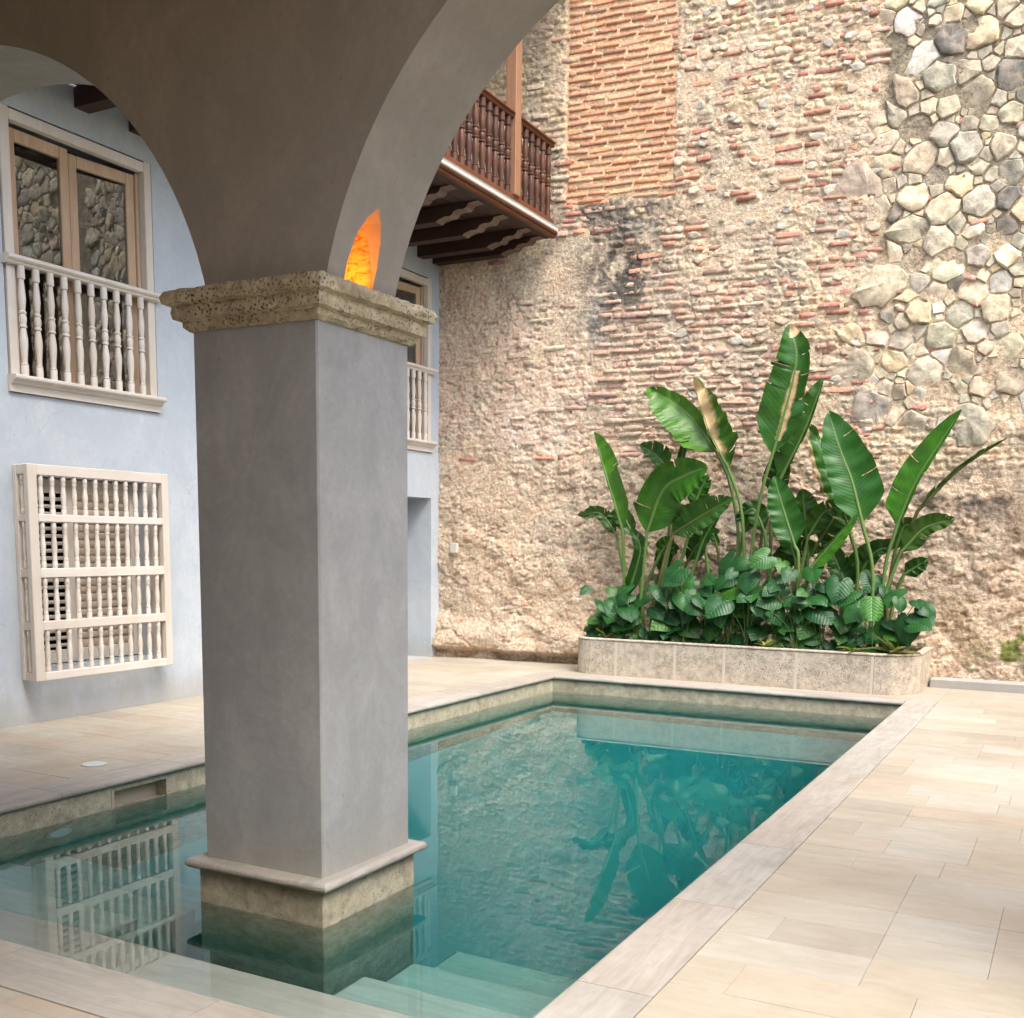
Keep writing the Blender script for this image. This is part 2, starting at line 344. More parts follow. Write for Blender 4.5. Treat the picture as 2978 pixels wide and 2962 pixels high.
# water: clear dielectric with a teal absorbing volume
k = NT('pool water'); v = k.coord()
k.p.inputs['Transmission Weight'].default_value = 1.0; k.p.inputs['IOR'].default_value = 1.333
k.fin((1, 1, 1), 0.0, k.bump(k.noise(v, 1.6, 3, 0.5), 0.008, 0.02), 0.5)
va = k.n('ShaderNodeVolumeAbsorption'); va.inputs['Color'].default_value = (0.03, 0.735, 0.765, 1); va.inputs['Density'].default_value = 1.0
k.l(va.outputs[0], k.out.inputs['Volume']); M['water'] = k.m

# ================================================================== LARGE STRUCTURE
BACK = lambda x: 12.40 + 0.07*(x+7.65)
SLANT = math.atan(0.07)
PX0, PX1, PY0, PY1, ZW = -5.40, -1.51, 2.62, 11.25, -0.185
PB = -1.55
WX = -7.70
# ---- courtyard masonry wall (back)
xs = np.concatenate([np.arange(-7.80, -0.25, 0.014), np.arange(-0.25, 5.3, 0.05)])
zs = np.concatenate([np.arange(-0.12, 8.25, 0.014), np.arange(8.25, 9.01, 0.06)])
GX, GZ = np.meshgrid(xs, zs)
def zone_fields(X, Z):
    n1 = fbm(X, Z, 0.5, 3, 3)-0.5; n2 = fbm(X, Z, 0.5, 3, 31)-0.5
    Xn = X+0.35*n1; Zn = Z+0.5*n2
    rub = sstep(-2.36, -2.22, X+0.12*n1+0.02*(Z-5))*sstep(2.85, 3.15, Zn)
    low = 1-sstep(2.35, 2.95, Zn+0.10*(X+5)*(X > -5))
    panel = sstep(-5.99, -5.95, X+0.02*n1)*(1-sstep(-4.63, -4.58, X+0.03*n1))*sstep(5.60, 5.72, Z+0.15*n2+0.06*(X+5.3))
    upleft = (1-sstep(-6.05, -5.98, X))*sstep(4.9, 5.6, Zn)
    fbr = sstep(-5.75, -5.15, Xn)*(1-sstep(-3.6, -3.2, Xn))*sstep(2.35, 2.7, Zn)*(1-sstep(4.4, 5.0, Zn))
    plas = (1-sstep(-5.7, -5.2, Xn))*sstep(2.4, 2.9, Zn)*(1-sstep(4.8, 5.3, Zn))
    return rub, low, panel, upleft, fbr, plas
def patch_mask(X, Z):
    rub, low, panel, upleft, fbr, plas = zone_fields(X, Z)
    return sstep(0.56, 0.62, fbm(X, Z, 0.55, 5, 141, 0.55))*(1-rub)*(1-panel)*(1-0.5*low)*(1-0.6*fbr)
def back_fields(X, Z):
    rub, low, panel, upleft, fbr, plas = zone_fields(X, Z)
    big = fbm(X, Z, 0.7, 3, 5)-0.5; med = fbm(X, Z, 0.16, 4, 7)-0.5; fine = fbm(X, Z, 0.05, 3, 9)-0.5
    wx = X+0.10*(fbm(X, Z, 0.2, 3, 41)-0.5); wz = Z+0.10*(fbm(X, Z, 0.2, 3, 43)-0.5)
    f1, f2, cid = worley(wx*0.8, wz, 0.24, 12); g1, g2, cid2 = worley(wx*0.7, wz*1.25, 0.11, 23)
    crack = sstep(0.0, 0.22, f2-f1); crack2 = sstep(0.0, 0.25, g2-g1)
    m2 = sstep(0.45, 0.62, fbm(X, Z, 0.55, 3, 61))
    h = 0.045*big + 0.026*med + 0.018*fine
    pits0 = -0.030*sstep(0.60, 0.72, fbm(X*0.8, Z*1.3, 0.08, 4, 89))
    # rough rubble under thin render, lower part
    hl = (cid-0.4)*0.045*crack + 0.02*crack*(1-f1) + (cid2-0.5)*0.03*crack2*m2 + 0.012*crack2 + 0.05*med
    rough_m = sstep(0.36, 0.62, fbm(X, Z, 0.6, 4, 63)); hl = hl*(0.15+0.65*rough_m)+pits0*0.7
    # mid rubble and brick fragments
    hm = (cid2-0.5)*0.022*crack2 + 0.01*crack2
    zr = (Z+0.03*(fbm(X, Z, 0.6, 2, 79)-0.5)+0.012*med)/0.085; ri = np.floor(zr); rl = 0.16+0.16*_hash(ri, ri*0, 5)
    xr = (X+_hash(ri, ri*0+3, 7)*0.5+0.02*med)/rl; ci = np.floor(xr); bh = _hash(ci, ri, 83)
    jz = np.minimum(zr-ri, 1-(zr-ri))*0.085; jx = np.minimum(xr-ci, 1-(xr-ci))*rl
    body = sstep(0.010, 0.022, np.minimum(jz, jx*0.8)+0.012*fine)
    gate = sstep(0.40, 0.56, fbm(X, Z, 0.35, 4, 77)+0.25*(bh-0.5))
    hb = gate*(0.011*body*(0.35+bh)-0.005*(1-body))
    pits = -0.022*sstep(0.62, 0.75, fbm(X*0.8, Z*1.4, 0.06, 3, 87))
    h = h + low*hl + (1-low)*(1-panel)*(1-rub)*(hm*(1-0.6*plas)+hb*(1-0.55*plas)+pits*(0.35+0.65*plas)) - panel*0.012*1.0 - rub*0.022
    h = h*(1-0.75*panel)
    pat = patch_mask(X, Z); h = h*(1-0.75*pat)+pat*(0.012+0.008*big+0.006*med)
    # boulders at the foot of the wall, undercut below
    foot = (1-sstep(0.30, 0.62, Z+0.18*(fbm(X, Z*0, 0.8, 2, 3)-0.5)))*(1-sstep(-5.7, -5.2, X))
    b1, b2, bid = worley(wx*0.75, wz, 0.32, 71)
    h = h + foot*(0.04+0.13*np.sqrt(np.clip(1-b1*b1*1.6, 0, 1))*(0.4+bid))
    under = (1-sstep(0.07, 0.16, Z+0.05*(fbm(X, X*0, 0.35, 3, 55)-0.5)))*(1-sstep(-5.6, -5.2, X))
    h = h - under*0.17
    footr = (1-sstep(0.3, 1.0, Z))*sstep(-2.0, -1.3, X)
    h = h + footr*0.05*(1-b1)
    # colours (material colour of each patch)
    C = np.empty(X.shape+(3,)); Zn_ = Z+0.8*(fbm(X, Z, 0.5, 3, 31)-0.5)
    t = fbm(X, Z, 0.9, 4, 101)[..., None]; t2 = fbm(X, Z, 0.18, 4, 103)[..., None]; t3 = fbm(X, Z, 0.4, 4, 107)[..., None]
    cream = np.array([0.55, 0.46, 0.34]); tan = np.array([0.47, 0.40, 0.31]); pink = np.array([0.51, 0.42, 0.35]); grey = np.array([0.40, 0.365, 0.32])
    C[:] = cream*(0.85+0.3*t2) * (1-0.5*sstep(0.5, 0.7, t3)) + grey*0.5*sstep(0.5, 0.7, t3)
    def blend(mask, col, amt=1.0):
        nonlocal C
        m = (mask*amt)[..., None] if mask.ndim == 2 else mask*amt
        C = C*(1-m)+col*m
    blend(plas, pink*(0.85+0.3*t2)); blend(fbr, pink*(0.9+0.2*t2), 0.6)
    blend(low, (tan*0.55+pink*0.45)*(0.8+0.4*t2)); blend(low*m2, grey*1.02, 0.45)
    blend(panel, np.array([0.58, 0.43, 0.29])); blend(upleft, np.array([0.47, 0.405, 0.30])*(0.85+0.3*t2), 0.9)
    blend(rub, np.array([0.46, 0.385, 0.29])*(0.75+0.5*t2)); blend(rub*sstep(4.3, 5.6, Zn_), np.array([0.21, 0.19, 0.15])*(0.7+0.6*t2), 0.85)
    blend(sstep(0.80, 0.9, cid2)*low*0.25, np.array([0.50, 0.34, 0.25]))
    blend(pat, np.array([0.50, 0.425, 0.335])*(0.9+0.2*t2), 0.85)
    blend(sstep(0.56, 0.70, fbm(X, Z, 0.4, 5, 151))*(1-panel)*(1-low*0.5), np.array([0.33, 0.305, 0.265]), 0.5)
    # efflorescence, soot and moss stains
    ef = np.exp(-(((X+6.3)/0.55)**2+((Z-2.95)/0.42)**2)*1.2)*sstep(0.35, 0.6, fbm(X, Z, 0.25, 4, 131))
    blend(ef, np.array([0.62, 0.56, 0.54]), 0.75)
    def stain(cx, cz, rx, rz, col, amt, seed, lo=0.40):
        m = np.exp(-(((X-cx)/rx)**2+((Z-cz)/rz)**2))*sstep(lo, lo+0.22, fbm(X, Z, 0.22, 5, seed, 0.6)); blend(np.clip(m*amt, 0, 1), np.array(col))
    stain(-5.30, 5.50, 0.80, 0.17, (0.16, 0.15, 0.135), 1.5, 201, 0.34)
    stain(-5.15, 5.15, 0.55, 0.35, (0.24, 0.23, 0.21), 1.1, 203)
    stain(-5.25, 4.75, 0.45, 0.45, (0.085, 0.08, 0.075), 1.6, 205, 0.36)
    stain(-5.55, 4.25, 0.28, 0.35, (0.24, 0.24, 0.23), 1.0, 207)
    stain(-1.10, 2.15, 0.60, 0.35, (0.12, 0.105, 0.095), 1.2, 209)
    stain(-1.45, 2.75, 0.35, 0.18, (0.16, 0.15, 0.14), 0.9, 211)
    stain(-0.75, 1.55, 0.50, 0.60, (0.24, 0.19, 0.14), 1.0, 213)
    stain(-0.6, 0.45, 0.35, 0.25, (0.13, 0.16, 0.05), 1.3, 215, 0.34)
    stain(-1.0, 0.75, 0.5, 0.3, (0.32, 0.25, 0.17), 1.0, 217)
    stain(-2.15, 6.8, 0.35, 0.5, (0.20, 0.19, 0.15), 1.0, 219)
    stain(-3.4, 4.85, 0.6, 0.5, (0.38, 0.35, 0.30), 0.9, 221)
    return h, np.clip(C*np.array([1.33, 1.235, 1.13]), 0.02, 0.8)
H, CC = back_fields(GX, GZ)
nx, nz = len(xs), len(zs)
YY = BACK(GX)-H
vv = np.stack([GX, YY, GZ], -1).reshape(-1, 3)
ii = (np.arange(nz-1)[:, None]*nx+np.arange(nx-1)[None, :]).reshape(-1)
ff = np.stack([ii, ii+1, ii+nx+1, ii+nx], -1)
me = bpy.data.meshes.new('masonry_wall')
me.vertices.add(len(vv)); me.vertices.foreach_set('co', vv.ravel())
me.loops.add(len(ff)*4); me.loops.foreach_set('vertex_index', ff.ravel().astype(np.int32))
me.polygons.add(len(ff)); me.polygons.foreach_set('loop_start', np.arange(0, len(ff)*4, 4, dtype=np.int32))
me.update(calc_edges=True)
ca = me.color_attributes.new('Col', 'FLOAT_COLOR', 'POINT')
ca.data.foreach_set('color', np.concatenate([CC.reshape(-1, 3), np.ones((nx*nz, 1))], 1).ravel())
me.materials.append(M['masonry']); me.shade_smooth()
back_wall = link(bpy.data.objects.new('masonry_wall', me))
tag(back_wall, 'tall weathered courtyard wall of old brick, rubble and render behind the planter', 'wall')
def surf_h(x, z):
    h, _ = back_fields(np.array([[x]]), np.array([[z]])); return float(h[0, 0])
def surf_many(pts):
    a = np.array(pts); h, c = back_fields(a[:, 0][None], a[:, 1][None]); return h[0], c[0]

# ---- house wall on the left with its openings
def wall_yz(name, X, depth, y0, y1, z0, z1, holes, mat, parent=None):
    m = MB(); ys = sorted({y0, y1, *[h[0] for h in holes], *[h[1] for h in holes]}); zz = sorted({z0, z1, *[h[2] for h in holes], *[h[3] for h in holes]})
    for i in range(len(ys)-1):
        for j in range(len(zz)-1):
            yc = (ys[i]+ys[i+1])/2; zc = (zz[j]+zz[j+1])/2
            if any(h[0] < yc < h[1] and h[2] < zc < h[3] for h in holes): continue
            m.add([(X, ys[i], zz[j]), (X, ys[i+1], zz[j]), (X, ys[i+1], zz[j+1]), (X, ys[i], zz[j+1])], [(0, 1, 2, 3)])
    for a, b, c, d in holes:
        D = X-depth
        m.add([(X,a,c),(X,b,c),(X,b,d),(X,a,d),(D,a,c),(D,b,c),(D,b,d),(D,a,d)], [(0,4,5,1),(1,5,6,2),(2,6,7,3),(3,7,4,0)])
    return m.build(name, mat, parent)
W1 = (5.895, 7.470, 2.695, 4.890); W2 = (10.625, 12.195, 2.695, 4.890)
GR = (5.98, 7.30, 0.45, 2.05); DOOR = (11.05, 12.20, 0.0, 2.11)
house = wall_yz('house_wall', WX, 0.42, -1.6, 12.60, -0.02, 8.6, [W1, W2, GR, DOOR], M['plaster_blue'])
tag(house, 'pale blue plastered house wall with pale wood windows and a doorway', 'wall')
rm = MB()                                        # closed rooms behind the openings, shade put into near-black lining
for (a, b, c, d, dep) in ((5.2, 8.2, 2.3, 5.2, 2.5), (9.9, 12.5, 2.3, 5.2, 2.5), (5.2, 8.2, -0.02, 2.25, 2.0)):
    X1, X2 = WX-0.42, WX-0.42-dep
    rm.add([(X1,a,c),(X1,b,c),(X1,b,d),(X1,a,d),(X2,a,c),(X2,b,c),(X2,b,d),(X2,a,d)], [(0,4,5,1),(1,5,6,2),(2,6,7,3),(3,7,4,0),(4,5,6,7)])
rm.build('room_lining', M['room_shade'], house)
box('door_recess_back', (WX-0.47, 10.9, -0.02), (WX-0.42, 12.3, 2.2), M['plaster_grey'], house)

# ---- arcade wall with arches
AN, AF, AT = 3.745, 4.25, 4.75
ARCH = [(-5.25, 2.205, 1.76), (-1.125, 2.205, 1.81), (3.20, 2.205, 1.81)]  # last arch is unseen, added to let light into the loggia
def arc(cx, cz, r, z_l, z_r, n=48):
    a0 = math.pi-math.asin((z_l-cz)/r) if z_l > cz else math.pi; a1 = math.asin((z_r-cz)/r) if z_r > cz else 0.0
    return [(cx+r*math.cos(a0+(a1-a0)*i/n), cz+r*math.sin(a0+(a1-a0)*i/n)) for i in range(n+1)]
SP = 2.60
bot = [(-7.75, -0.05), (ARCH[0][0]-ARCH[0][2], -0.05)] + arc(*ARCH[0], 2.205, SP) + arc(*ARCH[1], SP, 2.205) \
    + [(ARCH[1][0]+ARCH[1][2], -0.05), (ARCH[2][0]-ARCH[2][2], -0.05)] + arc(*ARCH[2], 2.205, 2.205) + [(ARCH[2][0]+ARCH[2][2], -0.05), (5.3, -0.05)]
m = MB()
for (xa, za), (xb, zb) in zip(bot[:-1], bot[1:]):
    m.add([(xa,AN,za),(xb,AN,zb),(xb,AF,zb),(xa,AF,za)], [(3,2,1,0)])
    if xb-xa > 1e-5:
        m.add([(xa,AN,za),(xb,AN,zb),(xb,AN,AT),(xa,AN,AT)], [(0,1,2,3)])
        m.add([(xa,AF,za),(xb,AF,zb),(xb,AF,AT),(xa,AF,AT)], [(3,2,1,0)])
        m.add([(xa,AN,AT),(xb,AN,AT),(xb,AF,AT),(xa,AF,AT)], [(0,1,2,3)])
for x, fl in ((-7.75, 0), (5.3, 1)):
    q = (0,1,2,3) if fl else (3,2,1,0)
    m.add([(x,AN,-0.05),(x,AF,-0.05),(x,AF,AT),(x,AN,AT)], [q])
bm = bmesh.new(); tmp = bpy.data.meshes.new('t'); tmp.from_pydata(m.v, [], m.f); bm.from_mesh(tmp)
bmesh.ops.remove_doubles(bm, verts=bm.verts, dist=1e-4); bmesh.ops.recalc_face_normals(bm, faces=bm.faces); bm.to_mesh(tmp); bm.free()
# pointed lamp niche cut into the arch soffit
NY0, NY1, NZ0, NZ1 = 3.865, 4.072, 2.625, 2.955
npts = [(NY0, NZ0), (NY1, NZ0), (NY1, NZ0+0.11), (NY1-0.018, NZ0+0.21), (NY1-0.055, NZ0+0.285), (3.968, NZ1), (NY0+0.055, NZ0+0.285), (NY0+0.018, NZ0+0.21), (NY0, NZ0+0.11)]
def prism(pts, xa, xb):
    n = len(pts); v = [(xa, y, z) for y, z in pts]+[(xb, y, z) for y, z in pts]
    return v, [(i, (i+1) % n, (i+1) % n+n, i+n) for i in range(n)]+[tuple(reversed(range(n))), tuple(range(n, 2*n))]
cv, cf = prism(npts, -3.12, -2.6)
cut = mesh_obj('cutter', cv, cf); 
bm = bmesh.new(); bm.from_mesh(cut.data); bmesh.ops.recalc_face_normals(bm, faces=bm.faces); bm.to_mesh(cut.data); bm.free()
arcade = link(bpy.data.objects.new('arcade_wall', tmp)); tmp.materials.append(M['plaster_warmed'])
md = arcade.modifiers.new('b', 'BOOLEAN'); md.object = cut; md.operation = 'DIFFERENCE'; md.solver = 'EXACT'
dg = bpy.context.evaluated_depsgraph_get(); newme = bpy.data.meshes.new_from_object(arcade.evaluated_get(dg))
arcade.modifiers.clear(); arcade.data = newme; newme.name = 'arcade_wall'; bpy.data.objects.remove(cut)
if not newme.materials: newme.materials.append(M['plaster_warmed'])
tag(arcade, 'grey plastered arcade wall with round arches springing from the pillar', 'wall')
# ---- unseen loggia shell added to darken the arcade, roof edge placed for light
for nm, a, b, mt, lab, cat in (
    ('loggia_shade_ceiling', (-7.75,-1.6,4.35), (-0.7,3.745,4.5), M['plaster_bounce'], None, None),
    ('loggia_shade_wall', (-7.75,-1.8,-0.05), (5.3,-1.6,4.5), M['plaster_bounce'], None, None),
    ('loggia_shade_roof', (-7.75,-1.8,4.752), (-0.7,4.2,4.85), M['plaster_bounce'], None, None)):
    o = box(nm, a, b, mt, None, 0); o['kind'] = 'structure'
sidew = box('side_wall', (5.3,-1.8,-0.05), (5.5,13.6,4.8), M['masonry'], None, 0)  # unseen wall, kept low to let light onto the faces opposite
ca = sidew.data.color_attributes.new('Col', 'FLOAT_COLOR', 'POINT'); ca.data.foreach_set('color', [0.42,0.36,0.28,1]*len(sidew.data.vertices)); sidew['kind'] = 'structure'

# ---- ground base, deck slabs
base = MB()
for a, b in (((-7.8,-1.7,-0.30),(5.4,PY0-0.13,-0.006)), ((-7.8,PY0-0.13,-0.30),(PX0-0.13,PY1+0.13,-0.006)), ((PX1+0.13,PY0-0.13,-0.30),(5.4,PY1+0.13,-0.006)), ((-7.8,PY1+0.13,-0.30),(5.4,13.9,-0.006))):
    base.box(a, b)
k = NT('deck bedding'); M['bed'] = k.fin((0.55, 0.50, 0.42), 0.9)
ground = base.build('deck_ground', M['bed']); ground['kind'] = 'structure'
# ---- deck tiles
deck = empty('stone_deck'); deck['kind'] = 'structure'
tile_me = {}
def tile_mesh(L, W):
    key = (round(L, 3), round(W, 3))
    if key not in tile_me:
        v, f = chamfer_box((-L/2, -W/2, -0.02), (L/2, W/2, 0), 0.0014)
        me = bpy.data.meshes.new('tile'); me.from_pydata(v, [], f); me.materials.append(M['tile']); tile_me[key] = me
    return tile_me[key]
rest = MB()
rt = random.Random(11)
def lay(x0, x1, y0, y1, rowh, lengths, single, skip=None):
    y = y0; r = 0
    while y < y1-0.02:
        h = min(rowh, y1-y); x = x0
        x_first = True
        while x < x1-0.02:
            L = rt.choice(lengths)
            if x_first: L = rt.choice(lengths)*rt.choice((0.5, 0.75, 1.0)); x_first = False
            if x1-(x+L) < 0.15: L = x1-x
            cx, cy_ = x+L/2, y+h/2
            if not (skip and skip(cx, cy_)):
                if single(cx, cy_):
                    inst('tile', tile_mesh(L-0.0012, h-0.0012), deck, (cx, cy_, rt.uniform(-0.0012, 0.0008)), (rt.uniform(-.0015, .0015), rt.uniform(-.0015, .0015), 0))
                else:
                    v, f = chamfer_box((x+.0015, y+.0015, -0.02), (x+L-.0015, y+h-.0015, 0), 0.002); rest.add(v, f)
            x += L
        y += h; r += 1
vis = lambda x, y: x < 0.45 and y > 2.3
lay(PX1+0.302, 5.3, 2.32, 13.3, 0.295, (0.40, 0.6, 0.6, 0.8), vis, lambda x, y: y > BACK(x)+0.35)
lay(-7.70, PX0-0.302, 2.32, 12.6, 0.295, (0.5, 0.66, 0.66), lambda x, y: y > 4.2)
lay(PX0-0.302, PX1+0.302, PY1+0.302, 12.95, 0.295, (0.6, 0.6, 0.8), lambda x, y: x < -5.2 and y < 12.5)
lay(-7.70, 5.3, -1.6, 2.318, 0.295, (0.6, 0.6, 0.8), lambda x, y: -4.2 < x < -2.2 and y > 1.7)
o = rest.build('tiles_beyond', M['tile'], deck); o['kind'] = 'stuff'
# ---- pool coping, bullnosed
def nose(width=0.30, th=0.045, r=0.022):
    p = [(0, -th), (0, 0)]
    p += [(width-r+r*math.sin(t), -r+r*math.cos(t)) for t in [i*math.pi/8 for i in range(9)]]
    return p
cop = empty('pool_coping'); cop['kind'] = 'structure'
cv, cf = extrude_profile(nose(), 1.0, 'y')
def cop_run(n, length, place):
    L = length/n
    for i in range(n):
        v = [(x, y*(L-0.003), z) for x, y, z in cv]; key = ('cop', round(L, 4))
        if key not in tile_me:
            me = bpy.data.meshes.new('coping_slab'); me.from_pydata(v, [], cf); me.materials.append(M['coping']); tile_me[key] = me
        loc, rz = place(i, L); inst('coping_slab', tile_me[key], cop, loc, (0, 0, rz))
zt = 0.003
cop_run(9, PY1-PY0+0.6, lambda i, L: ((PX0-0.30, PY0-0.30+i*L, zt), 0))
cop_run(9, PY1-PY0+0.6, lambda i, L: ((PX1+0.30, PY0-0.30+(i+1)*L, zt), math.pi))
cop_run(4, PX1-PX0, lambda i, L: ((PX0+(i+1)*L, PY0-0.30, zt), math.pi/2))
cop_run(4, PX1-PX0, lambda i, L: ((PX0+i*L, PY1+0.30, zt), -math.pi/2))
# ---- pool basin
pool = empty('swimming_pool', (0, 0, 0)); tag(pool, 'rectangular courtyard swimming pool lined with mottled stone around the pillar', 'swimming pool')
X0, X1, Y0, Y1 = PX0-0.03, PX1+0.03, PY0-0.03, PY1+0.03
SK = (4.785, 5.235, -0.20, -0.075)                      # skimmer mouth in the near wall of the far side
pw = MB()
zt2 = -0.0435
ysk = [Y0, SK[0], SK[1], Y1]
pw.add([(X0,Y0,PB),(X0,SK[0],PB),(X0,SK[0],zt2),(X0,Y0,zt2)], [(0,1,2,3)])
pw.add([(X0,SK[1],PB),(X0,Y1,PB),(X0,Y1,zt2),(X0,SK[1],zt2)], [(0,1,2,3)])
pw.add([(X0,SK[0],PB),(X0,SK[1],PB),(X0,SK[1],SK[2]),(X0,SK[0],SK[2])], [(0,1,2,3)])
pw.add([(X0,SK[0],SK[3]),(X0,SK[1],SK[3]),(X0,SK[1],zt2),(X0,SK[0],zt2)], [(0,1,2,3)])
pw.build('pool_wall', M['poolstone'], pool)
for a, b in (((X1,Y0),(X1,Y1)), ((X0,Y0),(X1,Y0)), ((X0,Y1),(X1,Y1))):
    mesh_obj('pool_wall', [(*a,PB),(*b,PB),(*b,zt2),(*a,zt2)], [(0,1,2,3)], M['poolstone'], pool)
sk = MB(); q0, q1, q2, q3 = SK; XD = X0-0.28
sk.add([(X0,q0,q2),(X0,q1,q2),(X0,q1,q3),(X0,q0,q3),(XD,q0,q2),(XD,q1,q2),(XD,q1,q3),(XD,q0,q3)], [(0,4,5,1),(1,5,6,2),(2,6,7,3),(3,7,4,0),(4,5,6,7)])
sko = sk.build('skimmer_mouth', M['poolstone'], pool); box('weir_flap', (X0-0.16, q0+0.02, q2+0.015), (X0-0.14, q0+0.17, q3-0.035), M['coping'], sko)
box('skimmer_frame', (X0-0.01, q0-0.022, q2-0.02), (X0+0.006, q0+0.002, q3+0.01), M['poolstone'], sko, 0.003)
mesh_obj('pool_floor', [(X0,Y0,PB),(X1,Y0,PB),(X1,Y1,PB),(X0,Y1,PB)], [(0,1,2,3)], M['lining'], pool)
for d, y, xa, xb in ((0.1, 3.245, X0+.002, X1-.002), (0.3, 3.608, -2.62, X1-.002), (0.5, 3.995, -2.62, X1-.002), (0.7, 4.375, -2.62, X1-.002), (0.3, 3.608, X0+.002, -3.95), (0.5, 3.995, X0+.002, -3.95), (0.7, 4.375, X0+.002, -3.95)):
    eps = 0.0015*d*10 + (0.0004 if xa > -3 else 0)
    box('step', (xa+eps, Y0+eps, PB+0.001), (xb-eps, y, ZW-d), M['step'], pool, 0.012)
def disc(name, c, ax, r, mat, parent, th=0.015):
    v, f = lathe([(r, 0), (r, th*0.6), (r*0.85, th), (r*0.8, th*0.7)], 20); o = mesh_obj(name, v, f, mat, parent, False)
    o.location = c; o.rotation_euler = ax; return o
k = NT('light lens'); M['lens'] = k.fin((0.62, 0.72, 0.74), 0.3)
l1 = disc('pool_light', (X0+0.002, 4.36, ZW-0.22), (0, math.pi/2, 0), 0.115, M['poolstone'], pool); disc('lens', (0, 0, 0.004), (0, 0, 0), 0.08, M['lens'], l1)
disc('drain_cover', (-3.57, 9.72, PB+0.002), (0, 0, 0), 0.13, M['lid'], pool)
wv = []; wx_ = np.linspace(X0-0.01, X1+0.01, 3); wy_ = np.linspace(Y0-0.01, Y1+0.01, 5)
water = box('water', (X0-0.012, Y0-0.012, PB-0.05), (X1+0.012, Y1+0.012, ZW), M['water'], None, 0); water['kind'] = 'structure'
lid = disc('skimmer_lid', (-5.92, 5.06, 0.001), (0, 0, 0), 0.085, M['lid'], None, 0.008)
tag(lid, 'flat round white skimmer lid set in the deck beside the pool edge', 'lid')

# ---- pillar
pil = empty('pillar', (-3.28, 4.09, 0)); PP = lambda a, b: ((a[0]+3.28, a[1]-4.09, a[2]), (b[0]+3.28, b[1]-4.09, b[2]))
tag(pil, 'square grey plastered pillar standing in the pool with a pitted stone capital', 'pillar')
def rough_slab(levels, cx, cy, nside, amp, seed, mat, name, parent):
    """stacked square rings (half_x, half_y, z) with a worn outline"""
    v, f = [], []; N = nside*4
    for li, (hx, hy, z) in enumerate(levels):
        for i in range(N):
            s, t = divmod(i, nside); t = t/nside*2-1
            x, y = ((t*hx, -hy), (hx, t*hy), (-t*hx, hy), (-hx, -t*hy))[s]
            nn = fbm(np.array([[x*1.0+seed+li*0.13+y*0.7]]), np.array([[y*1.0+z*2]]), 0.07, 3, seed)[0, 0]-0.5
            n3 = fbm(np.array([[x+y*0.5]]), np.array([[y*1.0+z*3]]), 0.03, 2, seed+5)[0, 0]-0.5
            k_ = 1+(amp*(nn+0.6*n3))/max(hx, hy); corner = max(abs(x)/hx+abs(y)/hy-1.75, 0)*0.1
            v.append((cx+x*(k_-corner*0.25), cy+y*(k_-corner*0.25), z+amp*0.5*n3))
    for li in range(len(levels)-1):
        for i in range(N): f.append((li*N+i, li*N+(i+1) % N, (li+1)*N+(i+1) % N, (li+1)*N+i))
    f.append(tuple(reversed(range(N)))); f.append(tuple(range((len(levels)-1)*N, len(levels)*N)))
    return mesh_obj(name, v, f, mat, parent)
a, b = PP((-3.633, 3.742, 0.0), (-2.931, 4.438, 2.52)); sh = box('shaft', a, b, M['plaster_grey'], pil, 0.008)
hx, hy = 0.351, 0.348
lv = [(hx-0.02, hy-0.02, 2.468), (hx+0.012, hy+0.012, 2.472), (hx+0.030, hy+0.030, 2.486), (hx+0.036, hy+0.036, 2.510), (hx+0.062, hy+0.062, 2.518), (hx+0.068, hy+0.068, 2.545), (hx+0.066, hy+0.066, 2.574), (hx+0.094, hy+0.094, 2.582), (hx+0.100, hy+0.100, 2.612), (hx+0.092, hy+0.092, 2.640), (hx+0.04, hy+0.04, 2.650), (hx-0.05, hy-0.05, 2.652)]
rough_slab(lv, -0.002, 0.0, 56, 0.019, 3, M['coral'], 'capital', pil)
a, b = PP((-3.655, 3.715, PB+0.002), (-2.910, 4.455, -0.012)); box('base_block', a, b, M['poolstone'], pil, 0.006)
mo = []; 
for t in [i*math.pi/8 for i in range(9)]: mo.append((0.372+0.028+0.022*math.sin(t), 0.370+0.028+0.022*math.sin(t), 0.012-0.022*math.cos(t)))
rough_slab([(0.36, 0.36, -0.0105)]+mo+[(0.33, 0.33, 0.0355)], -0.0025, -0.005, 16, 0.003, 9, M['coping'], 'base_moulding', pil)
# ---- lamp in the niche
nl = tag(empty('niche_lamp', (-2.98, 3.968, NZ0)), 'amber uplight glowing in a pointed niche above the pillar capital', 'lamp')
k = NT('niche brick'); v = k.coord(scale=(1, 1, 2.4)); a_ = k.noise(v, 22, 5, 0.7, 0.6)
M['niche'] = k.fin(k.ramp(a_, [(0.36, (0.22, 0.09, 0.04)), (0.50, (0.55, 0.33, 0.16)), (0.7, (0.62, 0.40, 0.20))]), 0.9, k.bump(a_, 0.8, 0.02))
ins = [(y+(3.968-y)*0.02, z) for y, z in npts]
lv_ = [(x, (y-3.968)*0.985, z-NZ0+0.0015) for x in (0.095, -0.138) for y, z in npts]
n = len(npts); mesh_obj('niche_lining', lv_, [(i, (i+1) % n, (i+1) % n+n, i+n) for i in range(1, n)]+[tuple(range(n, 2*n))], M['niche'], nl)
k = NT('lamp lens'); k.p.inputs['Emission Color'].default_value = (1, 0.30, 0.015, 1); k.p.inputs['Emission Strength'].default_value = 4; M['lamp'] = k.fin((0.8, 0.5, 0.2), 0.4)
box('lens', (-0.09, -0.09, 0.026), (0.075, 0.09, 0.032), M['lamp'], nl, 0.002)
pl = bpy.data.lights.new('niche_glow', 'POINT'); pl.energy = 0.55; pl.color = (1, 0.27, 0.012); pl.shadow_soft_size = 0.03
